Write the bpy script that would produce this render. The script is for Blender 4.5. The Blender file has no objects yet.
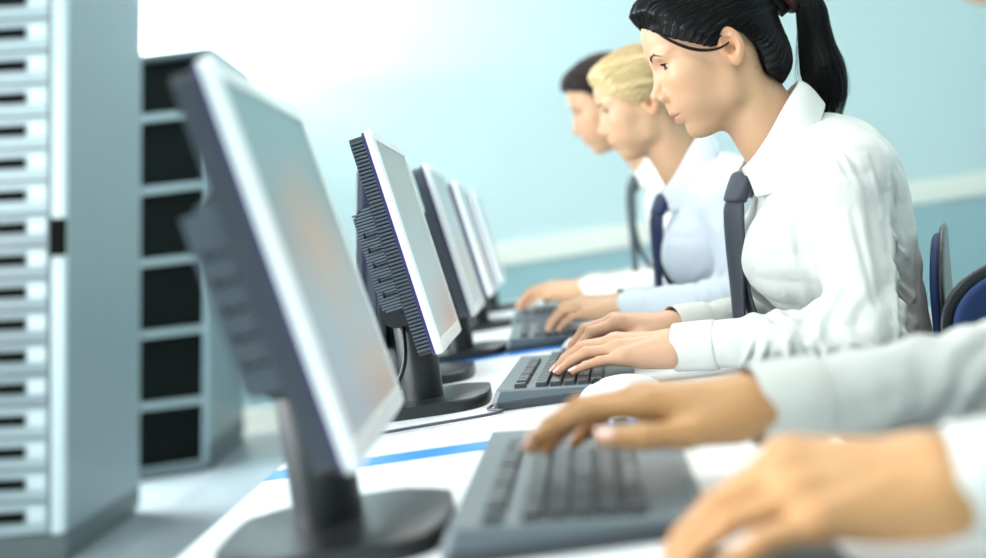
import bpy, bmesh, math, random
import numpy as np
from mathutils import Vector, Matrix
random.seed(7)
RNG = np.random.default_rng(11)
SC = bpy.context.scene
COL = SC.collection
R_ = math.radians

# ------------------------------------------------------------------ naming
def tag(o, label=None, cat=None, group=None, kind=None):
    if label: o['label'] = label
    if cat: o['category'] = cat
    if group: o['group'] = group
    if kind: o['kind'] = kind
    return o

def empty(name, loc, rz=0.0):
    o = bpy.data.objects.new(name, None)
    o.empty_display_size = 0.1
    o.location = loc
    o.rotation_euler = (0, 0, rz)
    COL.objects.link(o)
    return o

def link_mesh(name, me, mat=None, parent=None, smooth=False, world=False):
    o = bpy.data.objects.new(name, me)
    COL.objects.link(o)
    if mat is not None:
        me.materials.append(mat)
    if smooth:
        me.polygons.foreach_set('use_smooth', [True] * len(me.polygons))
    if parent is not None:
        o.parent = parent
        if world:                       # vertices are given in room coordinates
            m = Matrix.Translation(parent.location) @ parent.rotation_euler.to_matrix().to_4x4()
            o.matrix_parent_inverse = m.inverted()
    return o

def copy_tree(o, parent=None):
    c = o.copy()
    COL.objects.link(c)
    if parent is not None:
        c.parent = parent
        c.matrix_parent_inverse = o.matrix_parent_inverse.copy()
    for ch in list(o.children):
        copy_tree(ch, c)
    return c

# ------------------------------------------------------------------ mesh collecting
class MB:
    """collects boxes, tubes and lofts into one mesh"""
    def __init__(self):
        self.bm = bmesh.new()
    def box(self, lo, hi, bevel=0.0, seg=2, M=None):
        lo, hi = Vector(lo), Vector(hi)
        r = bmesh.ops.create_cube(self.bm, size=1.0)
        vs = r['verts']
        c, s = (lo + hi) / 2, hi - lo
        for v in vs:
            v.co = Vector((v.co.x * s.x, v.co.y * s.y, v.co.z * s.z)) + c
        if bevel > 0:
            es = list({e for v in vs for e in v.link_edges})
            r2 = bmesh.ops.bevel(self.bm, geom=es, offset=bevel, segments=seg, profile=0.5, affect='EDGES')
            vs = list({v for f in r2['faces'] for v in f.verts} | {v for v in vs if v.is_valid})
        if M is not None:
            for v in vs: v.co = M @ v.co
        return vs
    def tube(self, pts, rad, n=10, caps=True):
        pts = [Vector(p) for p in pts]
        if not hasattr(rad, '__len__'): rad = [rad] * len(pts)
        rings = []
        up = Vector((0, 0, 1))
        prev = None
        for i, p in enumerate(pts):
            a = pts[max(0, i - 1)]; b = pts[min(len(pts) - 1, i + 1)]
            t = (b - a).normalized()
            if prev is None:
                x = t.cross(up)
                if x.length < 1e-3: x = t.cross(Vector((1, 0, 0)))
            else:
                x = prev - t * prev.dot(t)
            x.normalize(); prev = x
            y = t.cross(x)
            rings.append([self.bm.verts.new(p + (x * math.cos(2 * math.pi * k / n) + y * math.sin(2 * math.pi * k / n)) * rad[i]) for k in range(n)])
        for r0, r1 in zip(rings, rings[1:]):
            for k in range(n):
                self.bm.faces.new((r0[k], r0[(k + 1) % n], r1[(k + 1) % n], r1[k]))
        if caps:
            self.bm.faces.new(rings[0][::-1]); self.bm.faces.new(rings[-1])
    def lathe(self, prof, n=32, c=(0, 0, 0), ax='z'):
        rings = []
        for r, h in prof:
            ring = []
            for k in range(n):
                a = 2 * math.pi * k / n
                ring.append(self.bm.verts.new(Vector(c) + Vector((r * math.cos(a), r * math.sin(a), h))))
            rings.append(ring)
        for r0, r1 in zip(rings, rings[1:]):
            for k in range(n):
                self.bm.faces.new((r0[k], r0[(k + 1) % n], r1[(k + 1) % n], r1[k]))
        self.bm.faces.new(rings[0][::-1]); self.bm.faces.new(rings[-1])
    def prism(self, outline, z0, z1, bevel=0.0, M=None):
        """outline: list of (x, y) counter-clockwise"""
        lo = [self.bm.verts.new((x, y, z0)) for x, y in outline]
        hi = [self.bm.verts.new((x, y, z1)) for x, y in outline]
        n = len(lo)
        fs = [self.bm.faces.new(lo[::-1]), self.bm.faces.new(hi)]
        for k in range(n):
            fs.append(self.bm.faces.new((lo[k], lo[(k + 1) % n], hi[(k + 1) % n], hi[k])))
        vs = lo + hi
        if bevel > 0:
            es = [e for e in fs[1].edges]
            r2 = bmesh.ops.bevel(self.bm, geom=es, offset=bevel, segments=3, profile=0.5, affect='EDGES')
            vs = list({v for f in r2['faces'] for v in f.verts} | {v for v in vs if v.is_valid})
        if M is not None:
            for v in vs: v.co = M @ v.co
    def quad(self, a, b, c, d):
        self.bm.faces.new([self.bm.verts.new(p) for p in (a, b, c, d)])
    def xform(self, fn):
        for v in self.bm.verts: v.co = Vector(fn(v.co))
    def mesh(self, name):
        me = bpy.data.meshes.new(name)
        bmesh.ops.recalc_face_normals(self.bm, faces=self.bm.faces)
        self.bm.to_mesh(me); self.bm.free()
        return me
    def build(self, name, mat, parent=None, smooth=False, world=False):
        o = link_mesh(name, self.mesh(name), mat, parent, smooth, world)
        if smooth:
            try: o.data.set_sharp_from_angle(angle=R_(40))
            except Exception: pass
        return o

def rounded_rect(x0, y0, x1, y1, r, n=6):
    pts = []
    for cx, cy, a0 in ((x1 - r, y1 - r, 0), (x0 + r, y1 - r, 90), (x0 + r, y0 + r, 180), (x1 - r, y0 + r, 270)):
        for k in range(n + 1):
            a = R_(a0 + 90 * k / n)
            pts.append((cx + r * math.cos(a), cy + r * math.sin(a)))
    return pts

# ------------------------------------------------------------------ materials
def srgb(r, g, b):
    f = lambda c: ((c / 255 + 0.055) / 1.055) ** 2.4 if c / 255 > 0.04045 else c / 255 / 12.92
    return (f(r), f(g), f(b), 1.0)

def mat(name, rgb, rough=0.5, metal=0.0, spec=0.5, var=0.05, scale=30.0, bump=0.0, bscale=200.0, coat=0.0, sheen=0.0, sss=0.0, attr=None, trans=0.0):
    m = bpy.data.materials.new(name); m.use_nodes = True
    nt = m.node_tree; N = nt.nodes; L = nt.links
    p = N['Principled BSDF']
    p.inputs['Roughness'].default_value = rough
    p.inputs['Metallic'].default_value = metal
    p.inputs['Specular IOR Level'].default_value = spec
    p.inputs['Coat Weight'].default_value = coat
    p.inputs['Sheen Weight'].default_value = sheen
    if sss:
        p.inputs['Subsurface Weight'].default_value = sss
        p.inputs['Subsurface Radius'].default_value = (1.0, 0.35, 0.2)
        p.inputs['Subsurface Scale'].default_value = 0.008
    tc = N.new('ShaderNodeTexCoord')
    if attr:
        base = N.new('ShaderNodeVertexColor'); base.layer_name = attr; src = base.outputs['Color']
    else:
        base = N.new('ShaderNodeRGB'); base.outputs[0].default_value = srgb(*rgb); src = base.outputs[0]
    nz = N.new('ShaderNodeTexNoise'); nz.inputs['Scale'].default_value = scale; nz.inputs['Detail'].default_value = 4
    L.new(tc.outputs['Object'], nz.inputs['Vector'])
    mr = N.new('ShaderNodeMapRange')
    mr.inputs['To Min'].default_value = 1 - var; mr.inputs['To Max'].default_value = 1 + var
    L.new(nz.outputs['Fac'], mr.inputs['Value'])
    mx = N.new('ShaderNodeVectorMath'); mx.operation = 'SCALE'
    L.new(src, mx.inputs[0]); L.new(mr.outputs['Result'], mx.inputs['Scale'])
    L.new(mx.outputs['Vector'], p.inputs['Base Color'])
    if bump > 0:
        nb = N.new('ShaderNodeTexNoise'); nb.inputs['Scale'].default_value = bscale; nb.inputs['Detail'].default_value = 3
        L.new(tc.outputs['Object'], nb.inputs['Vector'])
        b = N.new('ShaderNodeBump'); b.inputs['Strength'].default_value = bump; b.inputs['Distance'].default_value = 0.002
        L.new(nb.outputs['Fac'], b.inputs['Height']); L.new(b.outputs['Normal'], p.inputs['Normal'])
    return m

def weave(name, rgb, rgb2, scale=900.0, rough=0.8):
    """woven cloth: two crossed wave textures"""
    m = mat(name, rgb, rough, var=0.06, scale=40)
    nt = m.node_tree; N = nt.nodes; L = nt.links; p = N['Principled BSDF']
    tc = N.new('ShaderNodeTexCoord')
    ws = []
    for d in ('DIAGONAL', 'Z'):
        w = N.new('ShaderNodeTexWave'); w.wave_type = 'BANDS'; w.bands_direction = d; w.inputs['Scale'].default_value = scale / 6.28
        L.new(tc.outputs['Object'], w.inputs['Vector']); ws.append(w)
    mu = N.new('ShaderNodeMath'); mu.operation = 'MULTIPLY'
    L.new(ws[0].outputs['Fac'], mu.inputs[0]); L.new(ws[1].outputs['Fac'], mu.inputs[1])
    mix = N.new('ShaderNodeMix'); mix.data_type = 'RGBA'
    mix.inputs[6].default_value = srgb(*rgb); mix.inputs[7].default_value = srgb(*rgb2)
    L.new(mu.outputs[0], mix.inputs['Factor']); L.new(mix.outputs[2], p.inputs['Base Color'])
    b = N.new('ShaderNodeBump'); b.inputs['Strength'].default_value = 0.3; b.inputs['Distance'].default_value = 0.001
    L.new(mu.outputs[0], b.inputs['Height']); L.new(b.outputs['Normal'], p.inputs['Normal'])
    return m

# ------------------------------------------------------------------ implicit surfaces
def V3(*a): return np.array(a, float)

def cap(P, a, b, ra, rb=None):
    rb = ra if rb is None else rb
    a = np.asarray(a, float); b = np.asarray(b, float)
    ba = b - a
    pa = P - a
    t = np.clip(pa @ ba / max(ba @ ba, 1e-12), 0, 1)
    return np.sqrt(((pa - t[:, None] * ba) ** 2).sum(1)) - (ra + (rb - ra) * t)

def ell(P, c, r, M=None):
    q = P - np.asarray(c, float)
    if M is not None: q = q @ M                 # columns of M = local axes
    r = np.asarray(r, float)
    k0 = np.sqrt(((q / r) ** 2).sum(1)); k1 = np.sqrt(((q / r ** 2) ** 2).sum(1))
    return np.where(k0 < 1e-6, -r.min(), k0 * (k0 - 1) / np.maximum(k1, 1e-9))

def smin(a, b, k):
    h = np.maximum(k - np.abs(a - b), 0) / k
    return np.minimum(a, b) - h * h * k * 0.25
def smax(a, b, k): return -smin(-a, -b, k)

def poly_sd(x, y, pts):
    """signed distance to a 2-D polygon (negative inside)"""
    pts = np.asarray(pts, float)
    d = np.full(x.shape, 1e9); s = np.ones(x.shape)
    n = len(pts)
    for i in range(n):
        a = pts[i]; b = pts[i - 1]
        ex, ey = b - a
        wx, wy = x - a[0], y - a[1]
        t = np.clip((wx * ex + wy * ey) / (ex * ex + ey * ey), 0, 1)
        d = np.minimum(d, (wx - ex * t) ** 2 + (wy - ey * t) ** 2)
        c1 = y >= a[1]; c2 = y < b[1]; c3 = ex * wy > ey * wx
        flip = (c1 & c2 & c3) | (~c1 & ~c2 & ~c3)
        s = np.where(flip, -s, s)
    return s * np.sqrt(d)

def iso(f, lo, hi, h, C=4, proj=2):
    """triangulate f = 0 inside the box lo..hi (surface nets on a sparse grid)"""
    lo = np.asarray(lo, float); hi = np.asarray(hi, float)
    H = h * C
    nc = np.ceil((hi - lo) / H).astype(int) + 1
    ax = [lo[i] + H * np.arange(nc[i]) for i in range(3)]
    G = np.stack(np.meshgrid(*ax, indexing='ij'), -1).reshape(-1, 3)
    Vc = f(G).reshape(nc)
    nf = (nc - 1) * C + 1
    ii = [np.minimum((np.arange(n) + C // 2) // C, m - 1) for n, m in zip(nf, nc)]
    V = Vc[np.ix_(*ii)].copy()
    act = np.abs(Vc) < 1.9 * H
    A = act[np.ix_(*ii)]
    idx = np.argwhere(A)
    Pf = lo + idx * h
    out = np.empty(len(Pf))
    for s in range(0, len(Pf), 400000):
        out[s:s + 400000] = f(Pf[s:s + 400000])
    V[A] = out
    # close the border
    V[0] = np.maximum(V[0], 1e-4); V[-1] = np.maximum(V[-1], 1e-4)
    V[:, 0] = np.maximum(V[:, 0], 1e-4); V[:, -1] = np.maximum(V[:, -1], 1e-4)
    V[:, :, 0] = np.maximum(V[:, :, 0], 1e-4); V[:, :, -1] = np.maximum(V[:, :, -1], 1e-4)
    S = V < 0
    cor = [(i, j, k) for i in (0, 1) for j in (0, 1) for k in (0, 1)]
    sl = lambda a, c: a[c[0]:a.shape[0] - 1 + c[0], c[1]:a.shape[1] - 1 + c[1], c[2]:a.shape[2] - 1 + c[2]]
    cnt = sum(sl(S, c).astype(np.int8) for c in cor)
    mix = (cnt > 0) & (cnt < 8)
    cells = np.argwhere(mix)
    cid = np.full(mix.shape, -1, np.int64); cid[mix] = np.arange(len(cells))
    acc = np.zeros((len(cells), 3)); num = np.zeros(len(cells))
    for c in cor:
        for axn in range(3):
            if c[axn]: continue
            d = list(c); d[axn] = 1
            va = V[tuple((cells + c).T)]; vb = V[tuple((cells + d).T)]
            m = (va < 0) != (vb < 0)
            t = np.where(m, va / np.where(m, va - vb, 1), 0)
            p = np.asarray(c, float)[None] + np.zeros((len(cells), 3)); p[:, axn] += t
            acc[m] += p[m]; num[m] += 1
    verts = lo + (cells + acc / num[:, None]) * h
    quads = []
    for axn in range(3):
        o1, o2 = [(1, 2), (2, 0), (0, 1)][axn]
        a = S
        s0 = [slice(None)] * 3; s1 = [slice(None)] * 3
        s0[axn] = slice(0, -1); s1[axn] = slice(1, None)
        e = np.argwhere(a[tuple(s0)] != a[tuple(s1)])
        ok = (e[:, o1] > 0) & (e[:, o2] > 0) & (e[:, o1] < S.shape[o1] - 1) & (e[:, o2] < S.shape[o2] - 1)
        e = e[ok]
        inside = S[tuple(e.T)]
        q = []
        for d1, d2 in ((-1, -1), (0, -1), (0, 0), (-1, 0)):
            c = e.copy(); c[:, o1] += d1; c[:, o2] += d2
            q.append(cid[tuple(c.T)])
        q = np.stack(q, 1)
        q[~inside] = q[~inside][:, ::-1]
        quads.append(q)
    quads = np.concatenate(quads)
    quads = quads[(quads >= 0).all(1)]
    for _ in range(proj):
        g, d = grad(f, verts, h * 0.4)
        st = np.clip(d / np.maximum((g ** 2).sum(1), 0.05), -h, h)
        verts = verts - g * st[:, None]
    return verts, quads

def grad(f, P, e):
    d = f(P)
    g = np.empty_like(P)
    for i in range(3):
        Q = P.copy(); Q[:, i] += e
        g[:, i] = (f(Q) - d) / e
    return g, d

def np_mesh(name, verts, faces):
    me = bpy.data.meshes.new(name)
    faces = np.asarray(faces)
    k = faces.shape[1]
    me.vertices.add(len(verts)); me.vertices.foreach_set('co', np.asarray(verts, np.float32).ravel())
    me.loops.add(len(faces) * k); me.loops.foreach_set('vertex_index', faces.astype(np.int32).ravel())
    me.polygons.add(len(faces))
    me.polygons.foreach_set('loop_start', np.arange(0, len(faces) * k, k, dtype=np.int32))
    me.update(calc_edges=True); me.validate()
    me.polygons.foreach_set('use_smooth', np.ones(len(me.polygons), bool))
    return me

def join_np(parts):
    vs, fs, n = [], [], 0
    for v, f in parts:
        vs.append(v); fs.append(f + n); n += len(v)
    return np.concatenate(vs), np.concatenate(fs)

def set_color(me, name, rgb):
    a = me.color_attributes.new(name, 'FLOAT_COLOR', 'POINT')
    c = np.ones((len(rgb), 4), np.float32); c[:, :3] = rgb
    a.data.foreach_set('color', c.ravel())

def sines(P, k, seed, n=6):
    r = np.random.default_rng(seed)
    o = 0
    for _ in range(n):
        d = r.normal(size=3); d /= np.linalg.norm(d)
        o = o + np.sin(P @ d * k * r.uniform(0.6, 1.5) + r.uniform(0, 6.28))
    return o / n

def strands(paths, r0, r1=None, n=3):
    """paths: array (S, T, 3) -> thin tubes as (verts, quads)"""
    S, T, _ = paths.shape
    r1 = r0 if r1 is None else r1
    tan = np.gradient(paths, axis=1); tan /= np.linalg.norm(tan, axis=2, keepdims=True) + 1e-12
    ref = np.where(np.abs(tan[..., 2:3]) < 0.9, np.array([0, 0, 1.0]), np.array([1.0, 0, 0]))
    x = np.cross(tan, ref); x /= np.linalg.norm(x, axis=2, keepdims=True) + 1e-12
    y = np.cross(tan, x)
    t = np.linspace(0, 1, T)
    rad = (r0 + (r1 - r0) * t)[None, :, None, None]
    a = 2 * np.pi * np.arange(n) / n
    ring = paths[:, :, None] + rad * (x[:, :, None] * np.cos(a)[None, None, :, None] + y[:, :, None] * np.sin(a)[None, None, :, None])
    verts = ring.reshape(-1, 3)
    b = (np.arange(S) * T * n)[:, None, None] + (np.arange(T - 1) * n)[None, :, None]
    k = np.arange(n)[None, None]
    k2 = (k + 1) % n
    q = np.stack([b + k, b + k2, b + n + k2, b + n + k], -1).reshape(-1, 4)
    return verts, q

def spline(pts, n):
    """Catmull-Rom through pts -> n points"""
    pts = np.asarray(pts, float)
    ext = np.concatenate([[2 * pts[0] - pts[1]], pts, [2 * pts[-1] - pts[-2]]])
    t = np.linspace(0, len(pts) - 1, n)
    i = np.minimum(t.astype(int), len(pts) - 2); u = (t - i)[:, None]
    p0, p1, p2, p3 = ext[i], ext[i + 1], ext[i + 2], ext[i + 3]
    return 0.5 * (2 * p1 + (p2 - p0) * u + (2 * p0 - 5 * p1 + 4 * p2 - p3) * u ** 2 + (3 * p1 - p0 - 3 * p2 + p3) * u ** 3)

# ------------------------------------------------------------------ camera geometry
FPX, CX, CY = 1280.0, 493.0, 279.0
_rho = R_(8.5)
_Yc = np.array([49, -44, FPX]); _Yc = _Yc / np.linalg.norm(_Yc)
_X = np.array([1, -math.tan(_rho), 0.0]); _X = _X - _Yc * (_X @ _Yc); _X = _X / np.linalg.norm(_X)
_Z = np.cross(_X, _Yc)
if _Z[1] > 0: _Z = -_Z
CR = np.stack([_X, _Yc, _Z], 1)             # room axes -> camera axes
CAM = np.array([0, 0, 0.97])
def at(px, py, Y):
    """the room point seen at a pixel, at depth Y along the row of desks"""
    d = CR.T @ np.array([(px - CX) / FPX, (py - CY) / FPX, 1.0])
    return CAM + d * (Y / d[1])
# ------------------------------------------------------------------ people
def head_frame(cfg):
    th, ps = R_(cfg['pitch']), R_(cfg.get('yaw', 0))
    f = V3(-math.cos(th), 0, -math.sin(th)); u = V3(-math.sin(th), 0, math.cos(th)); s = V3(0, -1, 0)
    Rz = np.array([[math.cos(ps), -math.sin(ps), 0], [math.sin(ps), math.cos(ps), 0], [0, 0, 1]])
    return np.stack([Rz @ f, Rz @ s, Rz @ u], 1)

EYE = V3(0.0690, 0.0315, 0.0078)

def skull_local(f, a, u):
    P = np.stack([f, a, u], 1)
    d = ell(P, (-0.0015, 0, 0.045), (0.0965, 0.073, 0.086))
    d = smin(d, ell(P, (0.030, 0, 0.050), (0.0665, 0.062, 0.060)), 0.02)
    return d

def head_local(P, male=False):
    """P: (f, s, u) head space -> distance"""
    f, s, u = P.T
    a = np.abs(s)
    Q = np.stack([f, a, u], 1)
    d = skull_local(f, a, u)
    d = smin(d, ell(Q, (0.030, 0, -0.020), (0.0600, 0.0590, 0.072)), 0.03)
    d = smin(d, ell(Q, (0.051, 0, -0.0545), (0.0365, 0.036, 0.0290)), 0.016)          # muzzle
    jw = 0.052 if male else 0.047
    d = smin(d, cap(Q, (0.004, jw, -0.058), (0.048, 0.013, -0.0910), 0.015, 0.0125), 0.024)
    d = smin(d, cap(Q, (-0.004, jw, -0.010), (0.004, jw, -0.060), 0.018, 0.015), 0.02)
    d = smin(d, ell(Q, (0.0588, 0, -0.0918), (0.0155, 0.017, 0.0135)), 0.010)          # chin
    d = smin(d, ell(Q, (0.030, 0, -0.076), (0.032, 0.030, 0.025)), 0.02)               # floor of the mouth
    d = smin(d, ell(Q, (0.054, 0.044, -0.012), (0.026, 0.018, 0.017)), 0.022)          # cheekbone
    d = smin(d, ell(Q, (0.040, 0.040, -0.042), (0.030, 0.020, 0.030)), 0.024)          # cheek
    d = smin(d, ell(Q, (0.0785, 0.024, 0.0225), (0.0145, 0.025, 0.0075)), 0.014)        # brow
    d = smax(d, -ell(Q, (0.0985, 0.033, 0.0075), (0.0165, 0.0195, 0.0125)), 0.012)      # eye socket
    # nose
    n = cap(Q, (0.0840, 0, 0.013), (0.0990, 0, -0.0245), 0.0080, 0.0090)
    n = smin(n, ell(Q, (0.1008, 0, -0.0275), (0.0112, 0.0105, 0.0095)), 0.006)
    n = smin(n, ell(Q, (0.0985, 0, -0.0365), (0.0085, 0.0042, 0.0058)), 0.005)
    n = smin(n, ell(Q, (0.0910, 0.0115, -0.0330), (0.0105, 0.0062, 0.0080)), 0.005)
    n = smax(n, -ell(Q, (0.0975, 0.0063, -0.0415), (0.0062, 0.0030, 0.0052)), 0.002)
    d = smin(d, n, 0.009)
    # lips follow the round of the teeth
    L = np.stack([f + 22 * a * a, a, u - 3 * a * a], 1)
    d = smin(d, ell(L, (0.0790, 0, -0.0500), (0.0142, 0.016, 0.0120)), 0.008)
    up = ell(L, (0.0818, 0, -0.0592), (0.0122, 0.0255, 0.0055))
    up = smax(up, -ell(L, (0.0950, 0, -0.0530), (0.0030, 0.0040, 0.0060)), 0.004)
    lo = ell(L, (0.0772, 0, -0.0712), (0.0108, 0.0205, 0.0076))
    d = smin(d, up, 0.004)
    d = smin(d, lo, 0.0035)
    d = smax(d, -ell(L, (0.0930, 0, -0.0645), (0.0085, 0.0250, 0.0007)), 0.0016)
    # eyelids
    e = Q - EYE
    re = np.sqrt((e ** 2).sum(1))
    w = np.clip(1 - (e[:, 1] / 0.0150) ** 2, 0, 1)
    lid = re - 0.0141
    d = smin(d, lid, 0.0035)
    opn = np.maximum(e[:, 2] - 0.0047 * w, -e[:, 2] - 0.0048 * w)
    hole = np.maximum(np.maximum(opn, re - 0.0156), -e[:, 0] + 0.001)
    d = smax(d, -hole, 0.0012)
    d = np.maximum(d, -(re - 0.0124))
    # ears
    t = R_(12)
    M = np.array([[math.cos(t), 0, math.sin(t)], [0, 1, 0], [-math.sin(t), 0, math.cos(t)]])
    tilt = R_(24)
    M2 = np.array([[math.cos(tilt), math.sin(tilt), 0], [-math.sin(tilt), math.cos(tilt), 0], [0, 0, 1]])
    MM = M @ M2
    c = V3(-0.0125, 0.0755, 0.0040)
    q = (Q - c) @ MM
    ear = ell(q, (0, 0, 0.002), (0.0170, 0.0070, 0.0270))
    ear = smin(ear, ell(q, (0.004, 0, -0.021), (0.0085, 0.0050, 0.0095)), 0.006)
    ear = smax(ear, -ell(q, (0.0010, 0.0090, 0.0040), (0.0125, 0.0098, 0.0205)), 0.002)
    ear = smin(ear, cap(q, (-0.005, 0.001, -0.010), (-0.007, 0.002, 0.013), 0.0026), 0.003)
    ear = smin(ear, cap(q, (-0.007, 0.002, 0.013), (0.001, 0.001, 0.017), 0.0024), 0.003)
    ear = smax(ear, -ell(q, (0.0040, 0.0050, -0.0030), (0.0075, 0.0120, 0.0085)), 0.002)
    ear = smin(ear, cap(q, (0.0125, 0.001, -0.006), (0.0130, 0.001, 0.002), 0.0032), 0.003)
    d = smin(d, ear, 0.004)
    return d

HAIRLINE = {
    'ponytail': ([(0.130, 0.090), (0.0965, 0.0770), (0.0860, 0.0610), (0.0735, 0.0480), (0.0590, 0.0375), (0.0410, 0.0255), (0.0200, 0.0115), (0.008, 0.0080), (-0.006, 0.0180), (-0.026, 0.0230), (-0.0350, 0.0150),
                (-0.0480, -0.0050), (-0.0520, -0.0240), (-0.0530, -0.0460), (-0.0650, -0.0560), (-0.0760, -0.0690), (-0.090, -0.0640), (-0.16, -0.05), (-0.17, 0.18), (0.13, 0.18)], V3(-0.116, 0, 0.046)),
    'updo': ([(0.130, 0.085), (0.0960, 0.0740), (0.0850, 0.0560), (0.0700, 0.0420), (0.0500, 0.0290), (0.0300, 0.0170), (0.010, 0.0060), (-0.006, 0.0070), (-0.024, 0.0080), (-0.0380, -0.0050),
                (-0.0480, -0.0250), (-0.0540, -0.0460), (-0.0650, -0.0560), (-0.0760, -0.0650), (-0.090, -0.0600), (-0.16, -0.05), (-0.17, 0.18), (0.13, 0.18)], V3(-0.112, 0, 0.030)),
    'short': ([(0.130, 0.085), (0.0950, 0.0740), (0.0800, 0.0640), (0.0600, 0.0560), (0.0420, 0.0400), (0.0320, 0.0230), (0.0240, 0.0060), (0.0200, -0.0160), (0.0080, -0.0170), (0.006, 0.0060), (-0.006, 0.0260), (-0.024, 0.0280), (-0.0360, 0.0080),
                (-0.0440, -0.0240), (-0.0540, -0.0480), (-0.0700, -0.0540), (-0.095, -0.0500), (-0.16, -0.05), (-0.17, 0.18), (0.13, 0.18)], None),
}
SKIN = V3(0.60, 0.358, 0.212)
def cfg_hair(kind):
    return {'ponytail': V3(0.10, 0.062, 0.040), 'updo': V3(0.42, 0.30, 0.16), 'short': V3(0.08, 0.05, 0.035)}[kind]

def head_color(P, base, male=False, kind=None):
    f, s, u = P.T
    a = np.abs(s)
    col = np.tile(base, (len(P), 1))
    def blend(m, c):
        m = np.clip(m, 0, 1)[:, None]
        col[:] = col * (1 - m) + np.asarray(c) * m
    g = lambda c, r: np.exp(-((((np.stack([f, a, u], 1) - np.asarray(c)) / r) ** 2).sum(1)))
    blend(0.22 * g((0.07, 0.045, -0.028), (0.03, 0.024, 0.022)), base * V3(1.04, 0.80, 0.76))
    blend(0.35 * g((0.105, 0, -0.03), (0.014, 0.012, 0.012)), base * V3(1.05, 0.82, 0.80))
    blend(0.55 * g((-0.012, 0.08, 0.002), (0.02, 0.012, 0.03)), base * V3(1.05, 0.72, 0.66))
    blend(0.30 * g((0.082, 0.033, 0.0095), (0.012, 0.018, 0.0085)), base * V3(0.86, 0.70, 0.62))
    L = np.stack([f + 22 * a * a, a, u - 3 * a * a], 1)
    up = ell(L, (0.0815, 0, -0.0596), (0.0140, 0.0245, 0.0062)); lo = ell(L, (0.0775, 0, -0.0708), (0.0125, 0.0200, 0.0072))
    lipm = np.clip(-np.minimum(up, lo) / 0.0012, 0, 1) * np.clip((f + 22 * a * a - 0.080) / 0.002, 0, 1)
    if male: blend(0.6 * lipm, base * V3(0.95, 0.68, 0.66))
    else: blend(0.9 * lipm, V3(0.56, 0.19, 0.18))
    seam = np.exp(-((u - 3 * a * a + 0.0645) / 0.0010) ** 2) * (a < 0.022) * (f > 0.07)
    blend(0.6 * seam, V3(0.25, 0.08, 0.07))
    if kind:
        reg = poly_sd(f - 0.02 * np.maximum(a - 0.055, 0), u, HAIRLINE[kind][0])
        back = np.clip((-0.01 - f) / 0.03, 0, 1) * (a < 0.076)
        blend((0.12 + 0.72 * back) * np.exp(-np.maximum(reg, 0) / (0.003 + 0.007 * back)), cfg_hair(kind))
    if male:
        blend(0.22 * ((u < -0.045) & (f > -0.01)), base * V3(0.6, 0.62, 0.68))
    return np.clip(col, 0, 1)

# -------- hands
def hand_joints(pose):
    """finger chains in hand space: x to the fingers, y to the thumb side, z to the back of the hand"""
    mcp = [V3(0.086, 0.026, 0.002), V3(0.089, 0.0065, 0.005), V3(0.084, -0.0125, 0.002), V3(0.075, -0.0295, -0.004)]
    ln = [(0.041, 0.025, 0.020), (0.045, 0.028, 0.021), (0.042, 0.026, 0.021), (0.033, 0.020, 0.018)]
    out = []
    for i in range(4):
        sp, a1, a2, a3 = pose['fingers'][i]
        p = mcp[i].copy(); ch = [p.copy()]
        ang = 0.0
        for L, da in zip(ln[i], (a1, a2, a3)):
            ang += R_(da)
            dxy = V3(math.cos(R_(sp)), math.sin(R_(sp)), 0)
            p = p + L * (dxy * math.cos(ang) + V3(0, 0, -math.sin(ang)))
            ch.append(p.copy())
        out.append(ch)
    return out, [np.asarray(q, float) for q in pose['thumb']]

HAND_R = [(0.0098, 0.0084, 0.0072, 0.0060), (0.0100, 0.0086, 0.0074, 0.0061), (0.0096, 0.0080, 0.0069, 0.0058), (0.0086, 0.0070, 0.0060, 0.0051)]
def hand_sdf(P, pose):
    F, T = hand_joints(pose)
    palm = None
    roots = [V3(0.010, 0.015, 0.0), V3(0.006, 0.005, 0.002), V3(0.006, -0.006, 0.001), V3(0.010, -0.016, -0.002)]
    for ch, r0 in zip(F, roots):
        c = cap(P, r0, ch[0], 0.0165, 0.0108)
        palm = c if palm is None else smin(palm, c, 0.012)
    palm = smin(palm, ell(P, (0.036, 0.021, -0.008), (0.034, 0.016, 0.0145)), 0.012)
    palm = smin(palm, ell(P, (0.036, -0.020, -0.008), (0.036, 0.0135, 0.0135)), 0.012)
    w = smin(cap(P, (-0.014, 0.0095, 0), (0.006, 0.0105, 0), 0.0174, 0.0172), cap(P, (-0.014, -0.0095, 0), (0.006, -0.0105, 0), 0.0174, 0.0172), 0.012)
    palm = smin(palm, w, 0.02)
    for ch in F:                                    # knuckles and tendons
        palm = smin(palm, ell(P, ch[0] + V3(-0.001, 0, 0.0045), (0.0085, 0.0070, 0.0068)), 0.007)
        palm = smin(palm, cap(P, V3(0.03, ch[0][1] * 0.55, 0.0135), ch[0] + V3(-0.006, 0, 0.0085), 0.0018, 0.0022), 0.008)
    d = palm
    for ch, r in zip(F, HAND_R):
        c = cap(P, ch[0], ch[1], r[0], r[1])
        c = smin(c, cap(P, ch[1], ch[2], r[1] * 1.03, r[2]), 0.003)
        c = smin(c, cap(P, ch[2], ch[3], r[2] * 1.02, r[3]), 0.003)
        d = smin(d, smin(palm, c, 0.008), 0.0012)
    c = cap(P, T[0], T[1], 0.0145, 0.0108)
    c = smin(c, cap(P, T[1], T[2], 0.0108, 0.0092), 0.004)
    c = smin(c, cap(P, T[2], T[3], 0.0095, 0.0072), 0.004)
    d = smin(d, smin(palm, c, 0.014), 0.0015)
    return d

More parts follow.
